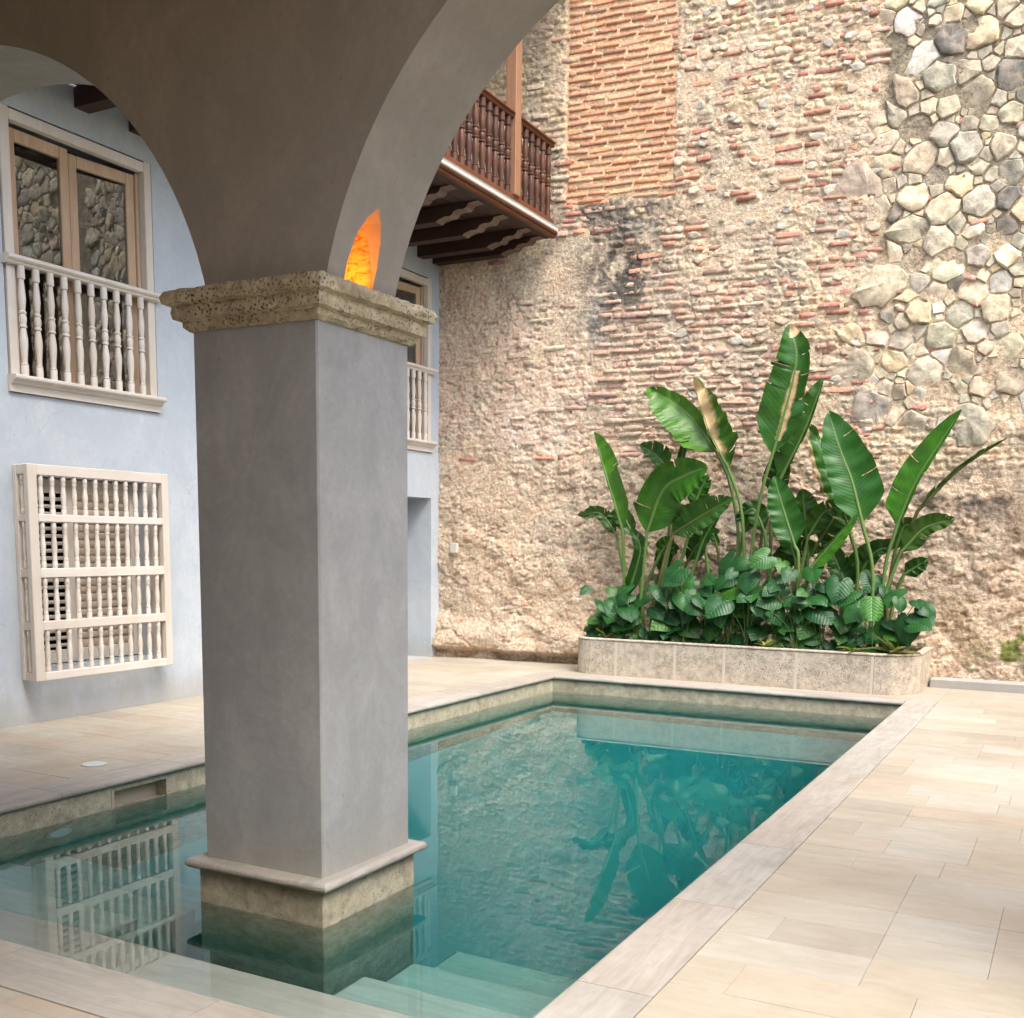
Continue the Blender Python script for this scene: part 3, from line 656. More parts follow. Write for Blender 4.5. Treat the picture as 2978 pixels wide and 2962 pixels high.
plo = link(bpy.data.objects.new('niche_glow', pl), nl); plo.location = (0.0, 0, 0.09)

# ================================================================== MASONRY PIECES
rb = random.Random(5)
def brick_variant(seed):
    r = random.Random(seed); v, f = chamfer_box((-0.5, -0.5, -0.5), (0.5, 0.5, 0.5), 0.09)
    v = [(x+r.uniform(-.03, .03), y+r.uniform(-.08, .08), z+r.uniform(-.07, .07)) for x, y, z in v]
    me = bpy.data.meshes.new('brick'); me.from_pydata(v, [], f); me.materials.append(M['brick']); me.shade_smooth(); return me, v, f
BV = [brick_variant(i) for i in range(7)]
bricks = []   # x, z, w, h, colour, out, tilt
def jit(c, r, s=0.14): k_ = 1+r.uniform(-s, s); return tuple(min(0.8, max(0.02, q*k_*(1+r.uniform(-.035, .035)))) for q in c)
ORANGE, RED, DUST, PALE, DARK = (0.57, 0.28, 0.18), (0.48, 0.215, 0.16), (0.55, 0.355, 0.28), (0.55, 0.45, 0.345), (0.37, 0.18, 0.13)
z = 5.66; row = 0
while z < 8.2:                                   # the clean brick panel
    x = -5.96 + (0.0 if row % 2 else -0.17)
    while x < -4.62:
        L = rb.uniform(0.27, 0.36); xa = max(x, -5.95); xb = min(x+L, -4.60+rb.uniform(-.03, .03))
        if xb-xa > 0.06 and rb.random() > 0.02: bricks.append(((xa+xb)/2, z+rb.uniform(-.006, .006)+0.012*math.sin(x*3), xb-xa-0.012, rb.uniform(0.040, 0.050), jit(rb.choice((ORANGE, ORANGE, (0.60, 0.34, 0.22), (0.58, 0.27, 0.15))), rb), rb.uniform(0.0, 0.010), rb.uniform(-.02, .02), 2))
        x += L
    z += 0.083; row += 1
z = 2.45; row = 0
cand = []
while z < 8.2:
    x = -7.6+rb.uniform(0, 0.2)
    while x < -2.25:
        L = rb.choice((0.12, 0.18, 0.26, 0.34, 0.38))*rb.uniform(0.85, 1.1); cand.append((x+L/2, z+rb.uniform(-.008, .008)+0.01*math.sin(x*2.3+row), L)); x += L
    z += 0.084; row += 1
ca_ = np.array(cand); rub, low, panel, upl, fbr, plas = [q[0] for q in zone_fields(ca_[:, 0][None], ca_[:, 1][None])]
pmk = patch_mask(ca_[:, 0][None], ca_[:, 1][None])[0]
clus = fbm(ca_[:, 0][None], ca_[:, 1][None]*1.3, 0.45, 3, 301)[0]
for (x, z, L), r_, lo, p_, u_, f_, pl_, cl, pk in zip(cand, rub, low, panel, upl, fbr, plas, clus, pmk):
    if p_ > 0.3 or r_ > 0.4 or lo > 0.6: continue
    s = min(max((cl-0.38)/0.16, 0), 1)
    pr = 0.26+0.64*s
    if -2.95 < x < -2.25 and z > 3.0: pr = 0.40+0.5*s
    if -4.65 < x < -4.0 and z > 3.6: pr = 0.45+0.5*s
    if u_ > 0.5: pr = 0.62
    if f_ > 0.4: pr = 0.72+0.26*s
    if pl_ > 0.5: pr = 0.08+0.16*s
    pr *= 1-0.8*pk
    if rb.random() > pr: continue
    colr = rb.choice((RED, RED, DUST, DUST, ORANGE, DARK) if u_ < 0.5 else (PALE, PALE, PALE, (0.42, 0.33, 0.24), DUST))
    if f_ > 0.4: colr = rb.choice((DUST, DUST, (0.55, 0.36, 0.27), (0.57, 0.42, 0.33), (0.50, 0.29, 0.21), PALE))
    if pl_ > 0.5: colr = rb.choice((DUST, PALE, PALE))
    w = L*rb.uniform(0.84, 0.97) if (f_ > 0.4 or u_ > 0.5) else L*rb.uniform(0.55, 0.96)
    bricks.append((x, z, w, rb.uniform(0.038, 0.06), jit(colr, rb, 0.16), rb.uniform(-0.007, 0.009), rb.uniform(-.06, .06), 1))
for _ in range(14):                              # stray bricks in the rubble and above the plants
    bricks.append((rb.uniform(-2.3, -0.7), rb.uniform(2.9, 7.3), rb.uniform(0.1, 0.2), rb.uniform(0.04, 0.07), jit(rb.choice((RED, ORANGE, DUST)), rb), rb.uniform(0.01, 0.02), rb.uniform(-.25, .25), 1))
hh, _ = surf_many([(b_[0], b_[1]) for b_ in bricks])
order = sorted(range(len(bricks)), key=lambda i: -(bricks[i][2]*bricks[i][3])*(1.5 if bricks[i][7] == 2 else 1)*(0 if (bricks[i][0] < -6.1 and bricks[i][1] > 5) else 1)*(1+0.3*(bricks[i][0]+5)/5))
singles = set(order[:300]); mass = MB()
print('bricks', len(bricks))
for i, (x, z, w, h_, c, out, tilt, kd) in enumerate(bricks):
    me, bv, bf = BV[i % 7]; dep = 0.09; y = BACK(x)-hh[i]-out-0.006+dep/2
    if i in singles:
        inst('brick', me, back_wall, (x, y, z), (0, tilt, SLANT), (w, dep, h_), c)
    else:
        mt = Matrix.Translation((x, y, z)) @ Matrix.Rotation(SLANT, 4, 'Z') @ Matrix.Rotation(tilt, 4, 'Y') @ Matrix.Diagonal((w, dep, h_, 1))
        mass.add([mt @ Vector(p) for p in bv], bf, (*c, 1))
def mass_obj(m, name, mat, parent):
    o = m.build(name, mat, parent, True); ca = o.data.color_attributes.new('Col', 'FLOAT_COLOR', 'POINT')
    ca.data.foreach_set('color', [q for c in m.c for q in c]); o['kind'] = 'stuff'; return o
mass_obj(mass, 'bricks_small', M['brick_mass'], back_wall)
# ---- rubble stones: weighted cells clipped against their neighbours
rs = random.Random(21)
SX0, SX1, SZ0, SZ1 = -2.55, 2.9, 2.95, 8.7
sites = []
for rad_, tries in ((0.20, 300), (0.155, 900), (0.115, 2500), (0.08, 4500), (0.05, 6000)):
    for _ in range(tries):
        x = rs.uniform(SX0, SX1); z = rs.uniform(SZ0+0.15*math.sin(x*5), SZ1); r = rad_*rs.uniform(0.85, 1.15)
        if x < -2.22+0.22*math.sin(z*3.1)+0.15*math.sin(z*7.7+1) and z < 7.6: continue
        if all((x-a)**2+((z-b_)*1.12)**2 > (0.71*(r+c))**2 for a, b_, c in sites): sites.append((x, z, r))
def clip(poly, nx_, nz_, d):
    out = []
    for i in range(len(poly)):
        a, b_ = poly[i], poly[(i+1) % len(poly)]; da = a[0]*nx_+a[1]*nz_-d; db = b_[0]*nx_+b_[1]*nz_-d
        if da <= 0: out.append(a)
        if (da < 0) != (db < 0): t = da/(da-db); out.append((a[0]+(b_[0]-a[0])*t, a[1]+(b_[1]-a[1])*t))
    return out
def stone_vf(poly, r, thick):
    pts = []
    for i in range(len(poly)):
        a, b_ = poly[i], poly[(i+1) % len(poly)]; L = math.dist(a, b_); n = max(1, int(L/(0.05 if r > 0.09 else 0.07)))
        for k_ in range(n):
            t = (k_+(r0.uniform(-0.2, 0.3) if k_ else 0))/n; pts.append((a[0]+(b_[0]-a[0])*t, a[1]+(b_[1]-a[1])*t))
    p1, p2 = r0.uniform(0, 6), r0.uniform(0, 6); n = len(pts); v = []; rag = [1+r0.uniform(-0.08, 0.035) for _ in pts]; tx, tz = r0.uniform(-.16, .16), r0.uniform(-.2, .16)
    for sc_, dp, j in ((1.02, -0.03, .0), (0.98, thick*0.6, .02), (0.87, thick*0.98, .05), (0.5, thick, .07)):
        for q_, (x, z) in enumerate(pts):
            f_ = sc_*(rag[q_]+r0.uniform(-j, j)); v.append((x*f_, -(dp+(tx*x+tz*z)*(dp > 0)+0.010*math.sin(x*19+p1)*math.sin(z*23+p2)*(dp > 0)+r0.uniform(-.003, .003)*(dp > 0)), z*f_))
    f = [(L*n+i, L*n+(i+1) % n, (L+1)*n+(i+1) % n, (L+1)*n+i) for L in range(3) for i in range(n)]
    v.append((0, -(thick*1.0+0.010*math.sin(p1)*math.sin(p2)), 0)); f += [(3*n+i, 3*n+(i+1) % n, 4*n) for i in range(n)]
    return v, f
SC = [(0.60, 0.53, 0.40)]*6+[(0.57, 0.51, 0.40)]*5+[(0.60, 0.50, 0.34)]*3+[(0.45, 0.42, 0.35)]*3+[(0.40, 0.37, 0.31)]*2+[(0.60, 0.57, 0.52)]*2+[(0.47, 0.40, 0.31)]*4+[(0.22, 0.205, 0.18)]
smass = MB(); r0 = random.Random(33); sh_, _ = surf_many([(s_[0], s_[1]) for s_ in sites]); cells = []
for i, (x, z, r) in enumerate(sites):
    an = r0.uniform(0, math.pi); el = r0.uniform(0.75, 1.3); k8 = r0.choice((5, 5, 6, 7)); ph = r0.uniform(0, 6)
    raw = [(r*2.2*el*r0.uniform(.8, 1.15)*math.cos(t*2*math.pi/k8+ph), r*2.2/el*r0.uniform(.8, 1.15)*math.sin(t*2*math.pi/k8+ph)) for t in range(k8)]
    poly = [(p*math.cos(an)-q*math.sin(an), p*math.sin(an)+q*math.cos(an)) for p, q in raw]
    for j, (a, b_, c) in enumerate(sites):
        if j == i: continue
        dx, dz = a-x, b_-z; D = math.hypot(dx, dz)
        if D > r*1.5+c*1.5: continue
        poly = clip(poly, dx/D, dz/D, D*r/(r+c))
        if len(poly) < 3: break
    if len(poly) < 3: continue
    for _c in range(r0.choice((0, 0, 1))):
        ca2 = r0.uniform(0, 2*math.pi); poly = clip(poly, math.cos(ca2), math.sin(ca2), r*r0.uniform(0.75, 1.1))
    if len(poly) < 3: continue
    g = 1-min(0.12, 0.005/r+0.01)
    if r0.random() < 0.05: continue
    cells.append((i, [(p*g, q*g) for p, q in poly]))
inview = [c for c in cells if sites[c[0]][0] < -0.62+0.0 and sites[c[0]][1] < 7.5]
inview.sort(key=lambda c: -sites[c[0]][2]); chosen = {c[0] for c in inview[:300]}
print('stones', len(cells), len(inview))
for i, poly in cells:
    x, z, r = sites[i]; v, f = stone_vf(poly, r, 0.018+0.15*r*r0.uniform(0.1, 1.0)); c = jit(r0.choice(SC), r0, 0.16); c = (c[0]*1.0, c[1]*0.97, c[2]*0.91); y = BACK(x)-sh_[i]+0.006
    if i in chosen:
        me = bpy.data.meshes.new('stone'); me.from_pydata(v, [], f); me.materials.append(M['stone']); me.shade_smooth(); me.set_sharp_from_angle(angle=RAD(38))
        inst('stone', me, back_wall, (x, y, z), (0, 0, SLANT), (1, 1, 1), c)
    else:
        smass.add([(x+p, y+q+0.07*p, z+w) for p, q, w in v], f, (*c, 1))
for _ in range(240):                             # small stones among the broken brickwork
    x, z = r0.uniform(-4.55, -2.3), r0.uniform(2.9, 8.1); r = r0.uniform(0.025, 0.075)
    poly = [(r*r0.uniform(.7, 1.7)*math.cos(t*math.pi/2.5), r*r0.uniform(.5, 1.1)*math.sin(t*math.pi/2.5)) for t in range(5)]
    v, f = stone_vf(poly, 0.05, 0.012); y = BACK(x)-surf_h(x, z)+0.002 if False else BACK(x)-0.012
    smass.add([(x+p, y+q+0.07*p, z+w) for p, q, w in v], f, (*jit(r0.choice(((0.56, 0.47, 0.35), (0.54, 0.44, 0.33), (0.48, 0.44, 0.37), (0.52, 0.40, 0.30))), r0), 1))
mass_obj(smass, 'stones_small', M['stone_mass'], back_wall)
# ================================================================== PLANTER AND PLANTS
PLX0, PLX1, PLY0, PLZ = -5.36, -1.46, 11.655, 0.432
plant_box = tag(empty('planter', (-3.4, 12.1, 0)), 'long low pitted limestone planter with rounded ends against the masonry wall', 'planter')
def rr(x0, x1, y0, y1, rl, rr_, n=8):
    p = [(x0, y1)]
    p += [(x0+rl-rl*math.cos(t), y0+rl-rl*math.sin(t)) for t in [i*math.pi/2/n for i in range(n+1)]]
    p += [(x1-rr_+rr_*math.sin(t), y0+rr_-rr_*math.cos(t)) for t in [i*math.pi/2/n for i in range(n+1)]]
    return p+[(x1, y1)]
def strip_wall(name, path, th, z0, z1, mat, parent, off=(0, 0)):
    """vertical wall following path; thickness inward (left of travel)"""
    v = []; n = len(path)
    for i, (x, y) in enumerate(path):
        a = path[max(i-1, 0)]; b_ = path[min(i+1, n-1)]; d = Vector((b_[0]-a[0], b_[1]-a[1])).normalized(); nn = Vector((-d.y, d.x))
        xi, yi = x+nn.x*th, y+nn.y*th
        v += [(x, y, z0), (x, y, z1-0.008), (x+nn.x*0.008, y+nn.y*0.008, z1), (xi, yi, z1), (xi, yi, z0)]
    f = [(i*5+k_, (i+1)*5+k_, (i+1)*5+k_+1, i*5+k_+1) for i in range(n-1) for k_ in range(4)]+[(4, 3, 2, 1, 0), tuple((n-1)*5+k_ for k_ in range(5))]
    o = mesh_obj(name, [(p[0]-off[0], p[1]-off[1], p[2]) for p in v], f, mat, parent); return o
path = rr(PLX0, PLX1, PLY0, 12.85, 0.22, 0.42)
off = (-3.4, 12.1)
# slabs split at the joints
joints = [-4.795, -4.071, -3.494, -2.694, -1.90]
front = [(-5.36+0.22, PLY0), *[(j, PLY0) for j in joints], (PLX1-0.42, PLY0)]
nL = 10
strip_wall('slab', path[:nL], 0.06, 0.0, PLZ-0.022, M['planter'], plant_box, off)
strip_wall('slab', path[nL:], 0.06, 0.0, PLZ-0.022, M['planter'], plant_box, off)
xsj = [-5.36+0.22]+joints+[PLX1-0.42]
for a, b_ in zip(xsj[:-1], xsj[1:]):
    if b_-a > 0.05: strip_wall('slab', [(a+0.004, PLY0), (b_-0.004, PLY0)], 0.06, 0.0, PLZ-0.022, M['planter'], plant_box, off)
k = NT('pale joint mortar'); M['joint'] = k.fin((0.56, 0.51, 0.43), 0.85, k.bump(k.noise(k.coord(), 40, 3), 0.3, 0.004))
for j in joints: strip_wall('joint', [(j-0.016, PLY0-0.0015), (j+0.016, PLY0-0.0015)], 0.02, 0.0, PLZ-0.024, M['joint'], plant_box, off)
rim = [(x, y) for x, y in rr(PLX0-0.006, PLX1+0.006, PLY0-0.006, 12.85, 0.225, 0.425)]
strip_wall('rim', rim, 0.075, PLZ-0.020, PLZ, M['planter'], plant_box, off)
sp_pts = rr(PLX0+0.05, PLX1-0.05, PLY0+0.05, 12.75, 0.18, 0.38)
soil_o = mesh_obj('soil', [(x-off[0], y-off[1], PLZ-0.07) for x, y in sp_pts], [tuple(range(len(sp_pts)))], M['soil'], plant_box)
soil_o['kind'] = 'stuff'
rp = random.Random(77)
FACE = Vector((0.33, -0.93, 0.16)).normalized()
def catmull(P, n):
    P = [Vector(p) for p in P]; Q = [P[0]*2-P[1]]+P+[P[-1]*2-P[-2]]; out = []
    for i in range(n):
        t = i/(n-1)*(len(P)-1); s = min(int(t), len(P)-2); u = t-s; a, b_, c, d = Q[s:s+4]
        out.append(0.5*((2*b_)+(-a+c)*u+(2*a-5*b_+4*c-d)*u*u+(-a+3*b_-3*c+d)*u*u*u))
    return out
def banana_leaf(plant, pts, nb, Y, wl, wr, fl=0.3, fr=0.3, wave=0.015, tears=4, dry=None, tint=(1, 1, 1), lean=0.0, brown=False, seed=0, face=FACE):
    """pts: (x, z) seen at depth 12.1; first nb points are the stalk, the blade starts at point nb-1"""
    r = random.Random(seed); o0 = plant.location
    def P(q, i):
        y = Y+lean*i/(len(pts)-1); s = y/12.1; return Vector((q[0]*s, y, 1.55+(q[1]-1.55)*s))-o0
    W3 = [P(q, i) for i, q in enumerate(pts)]
    blade = catmull(W3[nb-1:], 150); n = len(blade)
    v, f, at_ = [], [], []; NS = 5; tear = {(r.choice((-1, 1)), r.randint(14, n-10)): r.uniform(0.12, 0.75) for _ in range(tears*2)}
    flap = {-1: [0.0]*n, 1: [0.0]*n}
    for sg in (-1, 1):
        cur = 0.0
        for i in range(n):
            if (sg, i-1) in tear: cur = r.uniform(-0.28, 0.22)
            flap[sg][i] = cur
    ph = r.uniform(0, 6)
    for i, p in enumerate(blade):
        t = i/(n-1); T = (blade[min(i+1, n-1)]-blade[max(i-1, 0)]).normalized(); S = T.cross(face).normalized(); N = S.cross(T)
        w = min(1, (t/0.16+0.05))**0.6*(1-t**3.5)**0.75 + 0.004
        for s in range(-NS, NS+1):
            a = abs(s)/NS; W = (wr if s > 0 else wl)*w; ang = (fr if s > 0 else fl)*(0.4+0.9*a)+flap[1 if s > 0 else -1][i]*a
            d = (S if s > 0 else -S)*math.cos(ang)+N*math.sin(ang)
            wob = wave*math.sin(t*23+ph+(2 if s > 0 else 0))*a+wave*0.7*math.sin(t*51+ph*2)*a*a
            v.append(p+d*W*a*(1+r.uniform(-.015, .015)*a)+N*wob + T*0.04*a*a)
            at_.append((t, a, dry(t, s/NS) if dry else 0.0, 1))
    K = 2*NS+1
    for i in range(n-1):
        for s in range(2*NS):
            sg = -1 if s < NS else 1; a = (abs(s-NS) if sg > 0 else abs(s+1-NS))/NS
            if (sg, i) in tear and a > tear[(sg, i)]: continue
            q = i*K+s; f.append((q, q+1, q+K+1, q+K))
    o = mesh_obj('leaf', v, f, M['banana'], plant, True); o.color = (*tint, 1)
    ca = o.data.color_attributes.new('leaf', 'FLOAT_COLOR', 'POINT'); ca.data.foreach_set('color', [q for c in at_ for q in c])
    stem = catmull(W3[:nb], 10) if nb > 1 else []
    allp = stem+blade[1:int(n*0.9)]
    if len(allp) > 2:
        m_ = len(allp); rr_ = [0.021*(1-0.75*i/m_) for i in range(m_)]
        tv, tf = tube([p-face*0.004 for p in allp], rr_, 6); mesh_obj('stalk', tv, tf, M['stalk_b' if brown else 'stalk'], o, True)
    return o
def bplant(x, y, label):
    return tag(empty('banana_plant', (x, y, 0.37)), label, 'banana plant', 'banana plants in the planter')
G = PLZ-0.05
p1 = bplant(-4.88, 12.15, 'banana plant nearest the house, with an upright narrow leaf and broad drooping leaves')
banana_leaf(p1, [(-4.88, G), (-4.9, 1.23), (-4.93, 1.70), (-5.18, 2.41), (-5.32, 2.83)], 3, 12.05, 0.015, 0.20, 0.2, 0.5, 0.012, 3, None, (1.5, 1.35, 1.0), 0, False, 1)
banana_leaf(p1, [(-4.72, G), (-4.66, 1.1), (-4.62, 1.68), (-4.44, 2.16), (-4.18, 2.33), (-3.93, 2.42)], 3, 11.98, 0.27, 0.34, 0.35, 0.25, 0.02, 2, None, (0.85, 0.95, 0.8), -0.15, False, 2)
banana_leaf(p1, [(-4.5, G), (-4.35, 1.6), (-4.38, 2.40), (-4.52, 2.56), (-4.70, 2.68)], 3, 12.35, 0.10, 0.17, 0.3, 0.5, 0.01, 6, None, (0.8, 0.9, 0.9), 0, False, 3)
banana_leaf(p1, [(-4.55, G), (-4.3, 1.7), (-4.26, 2.25), (-4.21, 2.58), (-4.12, 2.88)], 3, 12.25, 0.06, 0.06, 0.6, 0.6, 0.01, 1, None, (1.1, 1.1, 0.8), 0, False, 4)
banana_leaf(p1, [(-4.55, G), (-4.41, 1.28), (-4.30, 1.66), (-3.97, 1.86), (-3.63, 2.05)], 3, 11.95, 0.22, 0.16, 0.5, 0.3, 0.015, 9, None, (0.9, 0.8, 0.75), 0, True, 5)
banana_leaf(p1, [(-4.45, G), (-4.1, 1.66), (-4.06, 1.95), (-3.99, 2.14), (-3.91, 2.30)], 3, 12.2, 0.13, 0.14, 0.4, 0.4, 0.02, 5, None, (0.95, 1.0, 0.9), 0, False, 6)
banana_leaf(p1, [(-4.7, G), (-4.62, 1.0), (-4.45, 1.42), (-4.32, 1.60)], 3, 12.3, 0.12, 0.12, 0.3, 0.3, 0.02, 1, None, (2.0, 1.6, 1.0), 0, False, 7)
banana_leaf(p1, [(-4.3, G), (-4.02, 1.30), (-3.91, 1.62), (-3.75, 1.88)], 2, 12.2, 0.05, 0.07, 0.5, 0.5, 0.01, 1, None, (0.75, 0.95, 0.8), 0, False, 8)
banana_leaf(p1, [(-4.95, G), (-4.85, 0.9), (-4.70, 1.45), (-4.80, 1.70)], 2, 12.1, 0.10, 0.10, 0.5, 0.4, 0.01, 3, None, (0.8, 0.9, 0.8), 0, False, 19)
p2 = bplant(-3.52, 12.1, 'banana plant with a yellow-green leaf and a dried curling tan leaf')
tan_mid = lambda t, s: max(0.0, 0.75-1.3*abs(s-0.1))*(t > 0.15)
banana_leaf(p2, [(-3.50, G), (-3.51, 1.48), (-3.54, 1.84), (-3.65, 2.29), (-3.81, 2.60), (-4.19, 3.05), (-4.63, 3.34)], 5, 12.25, 0.34, 0.15, 0.35, 0.55, 0.02, 5, lambda t, s: 0.25*(s > 0.5)*(t > 0.4), (2.0, 1.55, 1.0), 0, False, 9)
banana_leaf(p2, [(-3.42, G), (-3.44, 1.48), (-3.51, 2.02), (-3.66, 2.40), (-3.93, 2.89), (-4.10, 3.38)], 4, 12.15, 0.03, 0.27, 0.8, 0.55, 0.06, 3, lambda t, s: 0.42+0.55*t-0.55*abs(s) if s > -0.2 else 0.9, (2.1, 1.6, 0.9), 0, False, 10)
banana_leaf(p2, [(-3.6, G), (-3.70, 1.2), (-3.75, 1.5), (-3.82, 1.7)], 3, 12.3, 0.05, 0.05, 0.3, 0.3, 0.01, 0, None, (0.9, 0.9, 0.7), 0, True, 11)
p3 = bplant(-3.2, 12.15, 'banana plant with the tallest leaf, its tip dried to tan')
banana_leaf(p3, [(-3.38, G), (-3.36, 1.4), (-3.27, 2.11), (-3.16, 2.55), (-3.01, 3.15), (-2.94, 3.58), (-3.02, 3.90)], 4, 12.1, 0.30, 0.19, 0.25, 0.35, 0.018, 5, lambda t, s: max(0.9*(t > 0.88)*(s > -0.25), (0.72-1.5*abs(s-0.12))*(0.08 < t < 0.55)), (1.0, 1.05, 0.9), 0, False, 12)
banana_leaf(p3, [(-3.28, G), (-3.25, 1.6), (-3.16, 2.05), (-3.06, 2.28), (-2.82, 2.80), (-2.65, 3.30)], 4, 12.3, 0.22, 0.05, 0.3, 0.7, 0.015, 4, None, (0.72, 0.8, 0.75), 0, False, 13)
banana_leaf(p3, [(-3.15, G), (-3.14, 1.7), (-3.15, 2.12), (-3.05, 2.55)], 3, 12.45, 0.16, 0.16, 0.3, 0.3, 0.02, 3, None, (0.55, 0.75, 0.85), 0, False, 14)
banana_leaf(p3, [(-2.82, G), (-2.82, 1.36), (-2.87, 1.54), (-3.01, 1.93), (-3.12, 2.27)], 3, 11.95, 0.17, 0.17, 0.25, 0.25, 0.012, 1, None, (0.85, 1.0, 0.9), 0, False, 15)
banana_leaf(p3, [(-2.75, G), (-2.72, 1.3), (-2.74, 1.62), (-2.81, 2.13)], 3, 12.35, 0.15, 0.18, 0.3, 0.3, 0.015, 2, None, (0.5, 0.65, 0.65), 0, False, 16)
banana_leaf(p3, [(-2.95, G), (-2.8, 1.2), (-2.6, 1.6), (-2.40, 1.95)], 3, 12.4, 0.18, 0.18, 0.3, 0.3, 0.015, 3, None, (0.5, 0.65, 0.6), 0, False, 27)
p4 = bplant(-2.1, 12.15, 'banana plant with the broad glossy leaf facing the pool, fourth from the house')
banana_leaf(p4, [(-2.02, G), (-2.02, 1.26), (-2.16, 1.80), (-2.29, 2.24), (-2.42, 2.55), (-2.56, 2.95)], 3, 12.0, 0.25, 0.29, 0.22, 0.22, 0.012, 1, None, (0.95, 1.2, 1.0), 0, False, 17)
banana_leaf(p4, [(-2.2, G), (-2.18, 1.3), (-2.30, 1.75), (-2.48, 2.26), (-2.75, 2.83)], 3, 12.3, 0.20, 0.12, 0.4, 0.5, 0.04, 3, lambda t, s: 0.5*(s < -0.75), (1.0, 1.15, 0.8), 0, False, 18)
banana_leaf(p4, [(-2.75, G+0.3), (-2.70, 1.28), (-2.46, 1.58), (-2.23, 1.87)], 2, 11.9, 0.04, 0.13, 0.4, 0.6, 0.01, 1, None, (1.5, 1.5, 0.9), 0, False, 20)
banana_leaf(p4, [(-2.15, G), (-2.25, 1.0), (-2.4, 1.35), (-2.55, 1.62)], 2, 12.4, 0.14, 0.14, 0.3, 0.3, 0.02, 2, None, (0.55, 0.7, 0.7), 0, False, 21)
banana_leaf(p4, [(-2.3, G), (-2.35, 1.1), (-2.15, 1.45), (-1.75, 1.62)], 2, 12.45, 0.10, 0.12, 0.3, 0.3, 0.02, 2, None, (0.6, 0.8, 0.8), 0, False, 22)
p5 = bplant(-1.85, 12.2, 'banana plant leaning out from the planter end farthest from the house, two slender leaves')
banana_leaf(p5, [(-1.90, G), (-1.90, 1.27), (-1.80, 1.76), (-1.62, 2.26), (-1.25, 2.91)], 3, 12.1, 0.22, 0.06, 0.25, 0.8, 0.01, 2, None, (0.95, 1.2, 0.85), 0, False, 23)
banana_leaf(p5, [(-1.84, G), (-1.84, 1.15), (-1.60, 1.92), (-1.22, 2.34), (-0.82, 2.62)], 3, 12.2, 0.07, 0.03, 0.7, 0.9, 0.02, 4, lambda t, s: 0.3, (0.9, 0.8, 0.6), 0, True, 24)
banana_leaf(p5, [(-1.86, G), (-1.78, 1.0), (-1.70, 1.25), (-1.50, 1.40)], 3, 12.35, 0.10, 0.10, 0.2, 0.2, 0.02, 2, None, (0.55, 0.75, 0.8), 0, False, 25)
rl = random.Random(404)
for pp, xs_ in ((p1, (-4.75, -4.55, -4.3, -4.6)), (p2, (-3.75, -3.35, -3.6)), (p3, (-3.05, -2.75, -2.9)), (p4, (-2.35, -2.0, -1.9))):
    for x in xs_:
        sg = rl.choice((-1, 1)); t = rl.uniform(0.15, 0.45)*sg; hh_ = rl.uniform(1.45, 1.95)
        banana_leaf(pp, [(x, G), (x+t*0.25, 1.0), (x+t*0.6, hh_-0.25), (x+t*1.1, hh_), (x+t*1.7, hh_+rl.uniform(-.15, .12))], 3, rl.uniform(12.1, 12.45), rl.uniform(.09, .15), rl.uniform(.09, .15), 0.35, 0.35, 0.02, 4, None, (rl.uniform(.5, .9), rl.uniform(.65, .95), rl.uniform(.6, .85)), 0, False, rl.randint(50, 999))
# ---- taro understorey
half = [(0, 0.92), (0.16, 0.80), (0.33, 0.62), (0.47, 0.38), (0.54, 0.14), (0.54, -0.08), (0.47, -0.27), (0.34, -0.39), (0.19, -0.37), (0.08, -0.20), (0.0, -0.03)]
def heart_vf(seed):
    r = random.Random(seed); outl = half+[(-x, y) for x, y in reversed(half[1:-1])]; n = len(outl); v = [(0, 0, 0)]
    for ring in (0.34, 0.68, 1.0):
        for x, y in outl:
            px, py = x*ring*(1+r.uniform(-.03, .03)), y*ring
            zz = 0.32*abs(px)-0.42*px*px*2-0.30*py*py+0.03*math.sin(9*py+seed)*ring+r.uniform(-.012, .012)
            v.append((px, py, zz))
    f = [(0, 1+i, 1+(i+1) % n) for i in range(n)]
    for k_ in (0, 1): f += [(1+k_*n+i, 1+(k_+1)*n+i, 1+(k_+1)*n+(i+1) % n, 1+k_*n+(i+1) % n) for i in range(n)]
    return v, f
def mk(v, f, mat, nm='leaf'):
    me = bpy.data.meshes.new(nm); me.from_pydata(v, [], f); me.materials.append(mat); me.shade_smooth(); return me
HEARTS = [mk(*heart_vf(s), M['taro']) for s in range(5)]; FRESH = [mk(*heart_vf(s+9), M['fresh']) for s in range(2)]
def monstera_vf():
    v, f = [], []
    for i in range(7):                           # broad fingers either side of the midrib, slits between
        for sg in (-1, 1):
            y0 = -0.26+i*0.165; y1 = y0+0.135; wa = 0.50*math.sqrt(max(0.10, 1-((y0-0.22)/0.78)**2)); wb = 0.50*math.sqrt(max(0.03, 1-((y1-0.18)/0.80)**2)); n0 = len(v)
            v += [(0, y0, 0), (0, y0+0.165, 0), (sg*0.16, y0-0.005, 0.05), (sg*0.16, y0+0.155, 0.05), (sg*wa*0.7, y0+0.015, 0.03), (sg*wb*0.7, y1+0.02, 0.03), (sg*wa, y0+0.05, -0.06), (sg*wb, y1+0.04, -0.06)]
            f += [(n0, n0+2, n0+3, n0+1), (n0+2, n0+4, n0+5, n0+3), (n0+4, n0+6, n0+7, n0+5)]
    return v, f
M['monstera'] = leafmat('monstera leaf', (0.04, 0.17, 0.025), (0.07, 0.23, 0.035), (0.28, 0.42, 0.20), 0.35, False)
MON = mk(*monstera_vf(), M['monstera'])
def orient(normal, tipdir):
    n = Vector(normal).normalized(); t = Vector(tipdir); t = (t-n*t.dot(n)).normalized(); x = t.cross(n)
    return Matrix((x, t, n)).transposed().to_euler()
